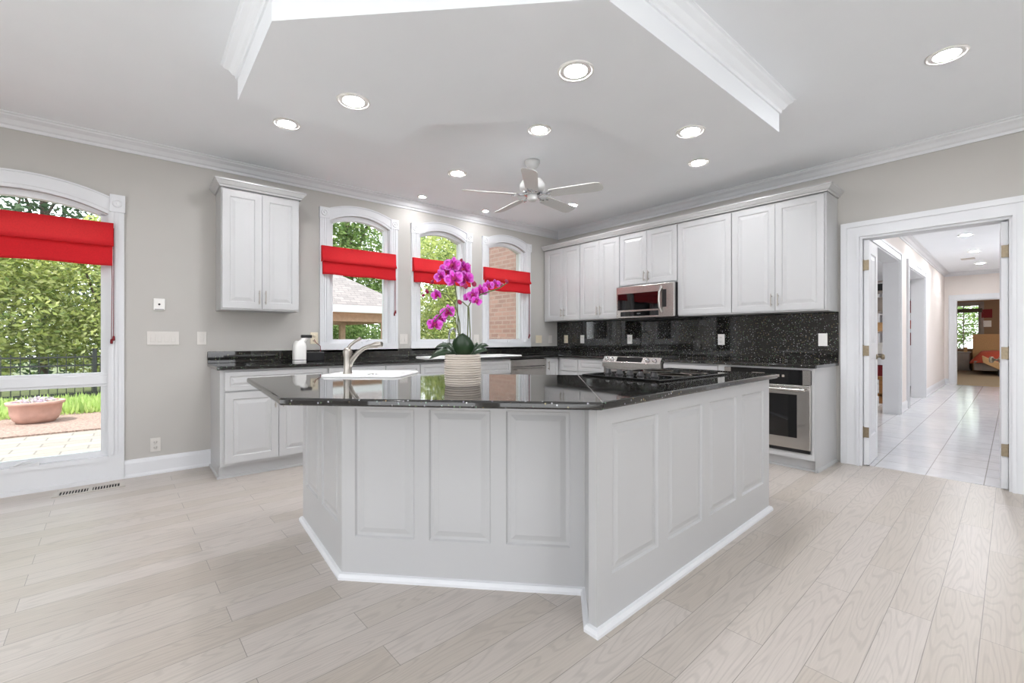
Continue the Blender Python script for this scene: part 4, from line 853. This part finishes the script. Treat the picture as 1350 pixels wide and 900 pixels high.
# floor register
r = thing('floor_register', 'metal floor vent by the patio window', 'vent', (-.265, 4.615, 0.001), 0)
mb = MB(); mb.box(-.20, .20, -.065, -.05, 0, .006); mb.box(-.20, .20, .05, .065, 0, .006); mb.box(-.20, -.165, -.05, .05, 0, .006); mb.box(.165, .20, -.05, .05, 0, .006); mb.box(-.012, .012, -.05, .05, 0, .006); build('frame', mb, 'vent', r)
mb = MB(); mb.box(-.165, .165, -.05, .05, 0, .001); build('duct_shade', mb, 'dark', r)  # flat dark sheet painted in for the shade down the duct
for s_ in (-1, 1):
    mb = MB()
    for i in range(9): x = s_*(.022+i*.016); mb.box(x-.003, x+.003, -.05, .05, .001, .005)
    build('louvre', mb, 'vent', r)

# ---------------------------------------------------------------- ceiling fan
r = thing('ceiling_fan', 'white five-blade ceiling fan', 'fan', (2.76, 3.0, ZC))
mb = MB(); mb.lathe([(0, 0), (.07, 0), (.07, -.02), (.045, -.06), (.016, -.075), (0, -.075)], (0, 0, 0), 24); build('canopy', mb, 'fan', r)
mb = MB(); mb.tube([(0, 0, -.06), (0, 0, -.16)], .014, 12); build('downrod', mb, 'fan', r)
mb = MB(); mb.lathe([(0, -.15), (.035, -.15), (.09, -.175), (.115, -.215), (.115, -.255), (.085, -.285), (.06, -.29), (0, -.29)], (0, 0, 0), 32); build('motor', mb, 'fan', r)
mb = MB(); mb.lathe([(.09, -.285), (.095, -.30), (.07, -.312), (.05, -.315), (0, -.315)], (0, 0, 0), 28); build('flywheel', mb, 'chrome', r)
mb = MB(); mb.lathe([(.045, -.315), (.048, -.345), (.03, -.365), (0, -.368)], (0, 0, 0), 24); build('switch_cap', mb, 'fan', r)
for k in range(5):
    a = math.radians(9+72*k); ca, sa_ = math.cos(a), math.sin(a); rot = lambda v: Vector((v.x*ca-v.y*sa_, v.x*sa_+v.y*ca, v.z))
    mb = MB(); mb.tube([(.06, 0, -.30), (.12, .0, -.318), (.17, 0, -.315)], .009, 8); mb.tube([(.12, 0, -.318), (.15, .03, -.316), (.19, .035, -.314)], .007, 8); mb.tube([(.12, 0, -.318), (.15, -.03, -.316), (.19, -.035, -.314)], .007, 8); mb.xf(rot); build('blade_iron', mb, 'chrome', r)
    pl = [(.165, -.05), (.2, -.058), (.58, -.068), (.62, -.058), (.64, -.03), (.64, .03), (.62, .058), (.58, .068), (.2, .058), (.165, .05)]
    mb = MB(); mb.prism(pl, -.314, -.308); mb.xf(lambda v: Vector((v.x, v.y*.98, v.z-v.y*.24))); mb.xf(rot); build('blade', mb, 'fan', r)

# ---------------------------------------------------------------- recessed lamps
def downlight(x, y, z, label, rr_=.08, hl=False):
    if hl: x, y, _ = hall((x, y, 0))
    r = thing('recessed_light', label, 'light', (x, y, z), group=None)
    mb = MB(); mb.lathe([(rr_, -.001), (rr_+.014, -.001), (rr_+.013, -.006), (rr_+.004, -.008), (rr_, -.004)], (0, 0, 0), 28); build('trim_ring', mb, 'plate', r)
    mb = MB(); mb.lathe([(rr_, -.0012), (rr_, -.003), (rr_*.6, -.0045), (0, -.005)], (0, 0, 0), 28); build('lens', mb, ('lens_fill' if rr_ > .1 else 'lens_hall') if hl else 'lens', r)
for x, y, z, lab in [(.975, 2.607, 2.53, 'recessed light over the island sink, left end of the soffit'), (1.749, 1.569, 2.53, 'largest recessed light, in the soffit above the orchid'), (2.852, 1.534, 2.53, 'recessed light in the soffit above the cooktop'),
                     (.865, 3.662, ZC, 'recessed light at far left of the flat ceiling'), (2.40, 3.69, ZC, 'recessed light left of the ceiling fan'), (4.03, 3.69, ZC, 'recessed light behind the right fan blade'), (2.385, 2.514, ZC, 'recessed light just in front of the ceiling fan'),
                     (3.947, 2.042, ZC, 'recessed light near the long wall cabinets'), (3.526, .36, ZC, 'recessed light at the upper right of the kitchen ceiling')]:
    downlight(x, y, z, lab)
downlight(2.49, 4.555, ZC, 'small recessed light over the window counter, left one', .042); downlight(3.386, 4.557, ZC, 'small recessed light over the window counter, right one', .042)
for x, y, lab in [(-1.2, 1.0, 'added unseen fill lamp behind the camera on the left'), (.8, -1.4, 'added unseen fill lamp behind the camera'), (-1.2, 3.0, 'added unseen fill lamp left of the patio window'), (3.0, -1.8, 'added unseen fill lamp behind the camera on the right')]: downlight(x, y, ZC, lab)  # lamps added out of view as fill for the kitchen
for x, y, lab in [(9.9, .65, 'hall ceiling light nearest the kitchen'), (11.9, .64, 'second hall ceiling light'), (13.9, .63, 'hall ceiling light before the bedroom door'), (7.0, -.35, 'hall ceiling light above the double doors')]: downlight(x, y, ZC, lab, hl=True)
downlight(9.6, 2.9, 2.6, 'added fill lamp in the side room', .2, hl=True); downlight(12.6, 2.9, 2.6, 'second added fill lamp in the side room', hl=True); downlight(18.5, -1.2, 2.7, 'added fill lamp in the bedroom ceiling', .26, hl=True); downlight(20.8, -1.4, 2.7, 'second added fill lamp in the bedroom ceiling', .26, hl=True)  # lamps added out of sight to brighten the side room and bedroom
mb = MB(); x, y, _ = hall((12.9, .72, 0)); mb.box(x-.1, x+.1, y-.05, y+.15, ZC-.012, ZC-.001); tag(build('ceiling_vent', mb, 'vent', bevel=.003), 'small grey vent on the hall ceiling', 'vent')

# ---------------------------------------------------------------- outdoors
mb = MB(); mb.box(-9, 26, YA+.2, 8.25, -.16, -.10); tag(build('patio', mb, 'paver'), None, None, kind='structure')
mb = MB(); mb.box(-9, 4.4, 8.25, 10.3, -.16, -.08); tag(build('mulch_bed', mb, 'mulch'), None, None, kind='structure')
mb = MB(); mb.box(-30, 45, 10.3, 40, -.3, -.10); mb.box(4.4, 45, 8.25, 10.3, -.3, -.10); mb.box(-30, -9, YA, 10.3, -.3, -.1); mb.box(23.3, 45, -20, 8.25, -.3, -.1); tag(build('ground', mb, 'soil'), None, None, kind='structure')
mb = MB(); mb.box(-30, XL-.15, -20, YA, -.3, -.12); mb.box(XL-.15, 26, -20, YBK-.15, -.3, -.12); tag(build('bounce_terrace', mb, 'bounce_terrace'), None, None, kind='structure')  # unseen pale ground added as a reflector for light through the openings
def leaves(mb, c, rad, n, s, squash=1, shell=.55):
    cx_, cy_, cz = c; rx, ry, rz = rad
    for _ in range(n):
        while True:
            a = Vector((random.uniform(-1, 1), random.uniform(-1, 1), random.uniform(-1, 1)))
            if shell < a.length < 1: break
        k = 1+.12*math.sin(a.x*9)*math.sin(a.z*8+a.y*5)
        p = Vector((cx_+a.x*rx*k, cy_+a.y*ry*k, cz+a.z*rz*k))
        u = Vector((random.gauss(0, 1), random.gauss(0, 1), random.gauss(0, .6))).normalized(); v = u.cross(Vector((random.gauss(0, 1), random.gauss(0, 1), random.gauss(0, 1)))).normalized()
        ss = s*random.uniform(.6, 1.3)
        mb.add([p-u*ss, p+v*ss*.45, p+u*ss, p-v*ss*.45], [(0, 1, 2, 3)])
def tree(name, label, x, y, trunk_h, blobs, m_, s, n, tr=.12, group='trees and shrubs beyond the patio'):
    r = thing(name, label, 'tree' if 'shrub' not in name else 'shrub', (x, y, -.12), group=None)
    mb = MB()
    for (bx_, by_, bz, br) in blobs: leaves(mb, (x+bx_, y+by_, bz), (br, br*.75, br*.85), int(n*br*br), s)
    build('foliage', mb, m_, r, world=True, recalc=False)
    mb = MB(); mb.tube([(x, y, -.14), (x+.05, y, trunk_h*.5), (x-.05, y+.05, trunk_h)], [tr, tr*.8, tr*.5], 9)
    for i, (bx_, by_, bz, br) in enumerate(blobs[:5]): mb.tube([(x, y, trunk_h*(.4+.1*i)), (x+bx_*.5, y+by_*.5, (trunk_h+bz)/2), (x+bx_, y+by_, bz)], [tr*.4, tr*.25, tr*.1], 6)
    build('trunk', mb, 'bark', r, world=True)
    return r
tree('maple_tree', 'pale yellow-green tree filling the left side of the patio window', -2.9, 13.0, 2.2, [(0, 0, 2.3, 1.4), (-.9, .3, 1.5, 1.1), (1.0, .1, 1.5, 1.1), (.2, -.2, 3.2, .9), (.3, -.3, .7, .9), (1.1, 0, 2.6, .8)], 'leaf_light', .06, 2600, .07)
tree('maple_tree', 'yellow-green tree behind the fence, right side of the patio window', -.5, 13.6, 2.6, [(0, 0, 2.2, 1.2), (-.8, .2, 2.9, .9), (.8, 0, 2.6, 1.0), (.1, -.3, 1.1, 1.1), (.9, -.2, 1.2, .9), (-.8, .1, 1.3, .9), (0, 0, 3.4, .6)], 'leaf_light', .055, 2600, .07)
tree('evergreen_tree', 'tall dark tree reaching above the patio window', -1.9, 17, 7, [(0, 0, 5.6, 1.5), (-1.5, 0, 6.4, 1.1), (1.4, 0, 4.8, 1.3), (.4, 0, 7.2, 1.0), (-.6, 0, 3.6, 1.6), (1.9, 0, 6.6, .9), (0, 0, 1.6, 1.9), (2, 0, 2.6, 1.3)], 'leaf_dark', .09, 520, .10)
tree('evergreen_tree', 'dark background tree left of the patio window trees', -6.2, 16.5, 6, [(0, 0, 4.6, 1.8), (-.4, 0, 2.8, 1.8), (1.5, 0, 6.0, 1.2), (1.8, 0, 3.6, 1.5), (.5, 0, 1.2, 2.0)], 'leaf_dark', .12, 600, .16)
tree('evergreen_tree', 'mid green tree between patio window and first arched window', 2.0, 17, 6, [(0, 0, 4.2, 1.9), (-1.3, 0, 2.6, 1.7), (1.2, 0, 2.2, 1.6), (.5, 0, 6, 1.4), (-.5, 0, .9, 1.7)], 'leaf_mid', .12, 600, .16)
tree('evergreen_tree', 'dark green tree above the pavilion roof', 5.9, 16.3, 6, [(0, 0, 3.6, 1.9), (-1.5, 0, 4.6, 1.5), (1.4, 0, 4.6, 1.8), (-.2, 0, 5.8, 1.4), (.9, -.4, 2.2, 1.7), (-.9, -.2, 1.6, 1.5)], 'leaf_mid', .08, 1200, .18)
tree('leafy_tree', 'bright green tree outside the middle arched window', 8.0, 12.0, 4, [(0, 0, 1.6, 1.6), (-1.2, .2, 2.6, 1.2), (1.0, 0, 2.8, 1.5), (0, .2, 3.9, 1.5), (-1.0, 0, .9, 1.1), (1.3, 0, 1.1, 1.2)], 'leaf_light', .06, 2400, .12)
tree('leafy_tree', 'pale tree top behind the middle arched window', 12.0, 17.5, 6, [(0, 0, 4.2, 2.4), (-2, 0, 5.5, 1.7), (1.5, 0, 3, 2.2), (0, 0, 1.6, 2.2)], 'leaf_mid', .12, 520, .16)
tree('garden_shrub', 'bright shrub under the pavilion eave outside the first window', 4.35, 8.9, .5, [(0, 0, .55, .45), (.25, .1, .95, .36), (-.25, 0, .5, .36)], 'leaf_light', .04, 4200, .03)
tree('garden_shrub', 'dark green hedge shrub beneath the pavilion', 3.9, 14.1, .8, [(0, 0, .9, .7), (-.9, 0, .8, .7), (.9, 0, 1.0, .8), (-1.8, 0, .9, .7), (1.9, .1, .9, .8), (2.6, 0, 1, .6), (-.4, 0, 1.5, .6), (1, 0, 1.6, .6)], 'leaf_mid', .06, 2200, .03)
tree('climbing_ivy_shrub', 'leafy climber growing up the brick corner outside the third window', 4.98, 6.58, 2.6, [(0, 0, .6, .26), (0, .05, 1.1, .24), (.05, 0, 1.6, .24), (0, .05, 2.1, .25), (.05, 0, 2.6, .27), (0, .05, 3.0, .26)], 'leaf_mid', .035, 5200, .02)
tree('far_shrub', 'green shrub outside the far bedroom window', 26.5, 3.0, 2, [(0, 0, 1.2, 1.1), (0, .8, 2.2, 1.0), (0, -.7, 1.8, 1.0)], 'leaf_mid', .07, 1500, .05)
mb = MB(); 
for i in range(26): leaves(mb, (-9+i*1.25, 20.3+.4*math.sin(i*2), 1.4+.5*math.sin(i*1.3)), (1.1, .8, 1.9), 850, .11)
tag(build('background_hedge', mb, 'leaf_mid', recalc=False), 'dense green thicket far behind the garden trees', 'hedge', kind='stuff')
mb = MB()
for _ in range(9000):
    p = Vector((random.uniform(-5.5, 1.2), random.uniform(10.0, 11.6), -.10)); h = random.uniform(.05, .26); a = random.uniform(0, 6.28); q = p+Vector((math.cos(a)*.05, math.sin(a)*.05, h)); sv = Vector((-math.sin(a), math.cos(a), 0))*.022
    mb.add([p, (p+q)/2-sv, q, (p+q)/2+sv], [(0, 1, 2, 3)])
tag(build('groundcover', mb, 'cover', recalc=False), 'light green groundcover at the foot of the black fence', 'plants', kind='stuff')
# fence
r = thing('iron_fence', 'black iron picket fence behind the terracotta planter', 'fence', (-1, 11.9, -.12))
for z in (.08, .62, .78): mb = MB(); mb.box(-5.6, 1.2, 11.885, 11.915, z-.015, z+.015); build('rail', mb, 'iron', r, world=True)
for i in range(57):
    x = -5.5+i*.118; mb = MB(); mb.box(x-.006, x+.006, 11.894, 11.906, -.1, .84); build('picket', mb, 'iron', r, world=True)
for x in (-5.6, -3.2, -.62, 1.2): mb = MB(); mb.box(x-.03, x+.03, 11.87, 11.93, -.14, .92); mb.box(x-.036, x+.036, 11.864, 11.936, .92, .94); build('post', mb, 'iron', r, world=True)
# planter
r = thing('terracotta_planter', 'wide terracotta bowl planter on the mulch', 'planter', (-1.12, 9.45, -.08))
mb = MB(); mb.lathe([(0, 0), (.19, 0), (.235, .05), (.265, .13), (.275, .25), (.30, .265), (.31, .305), (.285, .31), (.265, .29), (.26, .26), (0, .26)], (0, 0, 0), 40); build('bowl', mb, 'terra', r)
mb = MB(); mb.lathe([(0, 0), (.26, 0), (.25, .02), (0, .03)], (0, 0, .26), 24); build('soil', mb, 'mulch', r)
mb = MB(); leaves(mb, (0, 0, .31), (.22, .22, .05), 220, .03, shell=0); build('flowers', mb, 'flowerwhite', r, recalc=False)
r = thing('flower_pot', 'small terracotta pot outside the middle window', 'planter', (4.45, 8.0, -.1))
mb = MB(); mb.lathe([(0, 0), (.16, 0), (.22, .36), (.25, .37), (.25, .44), (.2, .44), (.19, .38), (0, .38)], (0, 0, 0), 28); mb.lathe([(0, 0), (.1, .0), (.14, .1), (0, .1)], (0, 0, .38), 12); build('pot', mb, 'terra', r); 
mb = MB(); leaves(mb, (0, 0, .66), (.24, .24, .24), 500, .04, shell=.2); build('plant', mb, 'leaf_mid', r, recalc=False)
# brick wing
mb = MB(); mb.box(4.72, 5.2, YA+.2, 6.28, -.1, 4.6); tag(build('wall_brick_wing', mb, 'brick'), 'brick wing of the house outside the corner window', None, kind='structure')
# pavilion
r = thing('pavilion', 'garden pavilion with grey shingled hip roof and white fascia', 'pavilion', (2.9, 11, -.1))
ex0, ex1, ey0, ey1, ez, pz = 1.45, 5.0, 9.5, 13.2, 1.83, 2.95
mb = MB(); cx0, cx1, cyy = 3.0, 3.25, 11.3
V8 = [(ex0, ey0, ez), (ex1, ey0, ez), (ex1, ey1, ez), (ex0, ey1, ez), (cx0, cyy, pz), (cx1, cyy, pz)]
mb.add(V8, [(0, 1, 5, 4), (1, 2, 5), (2, 3, 4, 5), (3, 0, 4), (0, 3, 2, 1)]); build('roof', mb, 'shingle', r, world=True)
mb = MB(); mb.sweep([(ex0, ey0), (ex1, ey0), (ex1, ey1), (ex0, ey1)], [(0, ez-.14), (.03, ez-.14), (.03, ez+.01), (0, ez+.01)], True); build('fascia', mb, 'fascia', r, world=True)
mb = MB(); mb.box(ex0, ex1, ey0, ey1, ez-.15, ez-.14); build('soffit', mb, 'beam', r, world=True)
mb = MB(); mb.box(ex0+.3, ex1-.3, ey0+.35, ey0+.5, ez-.32, ez-.15); mb.box(ex0+.3, ex1-.3, ey1-.5, ey1-.35, ez-.32, ez-.15); mb.box(ex0+.3, ex0+.45, ey0+.5, ey1-.5, ez-.32, ez-.15); mb.box(ex1-.45, ex1-.3, ey0+.5, ey1-.5, ez-.32, ez-.15); build('beam', mb, 'beam', r, world=True)
for x in (ex0+.38, ex1-.55):
    for y in (ey0+.43, ey1-.43): mb = MB(); mb.box(x-.07, x+.07, y-.07, y+.07, -.1, ez-.32); build('post', mb, 'beam', r, world=True)
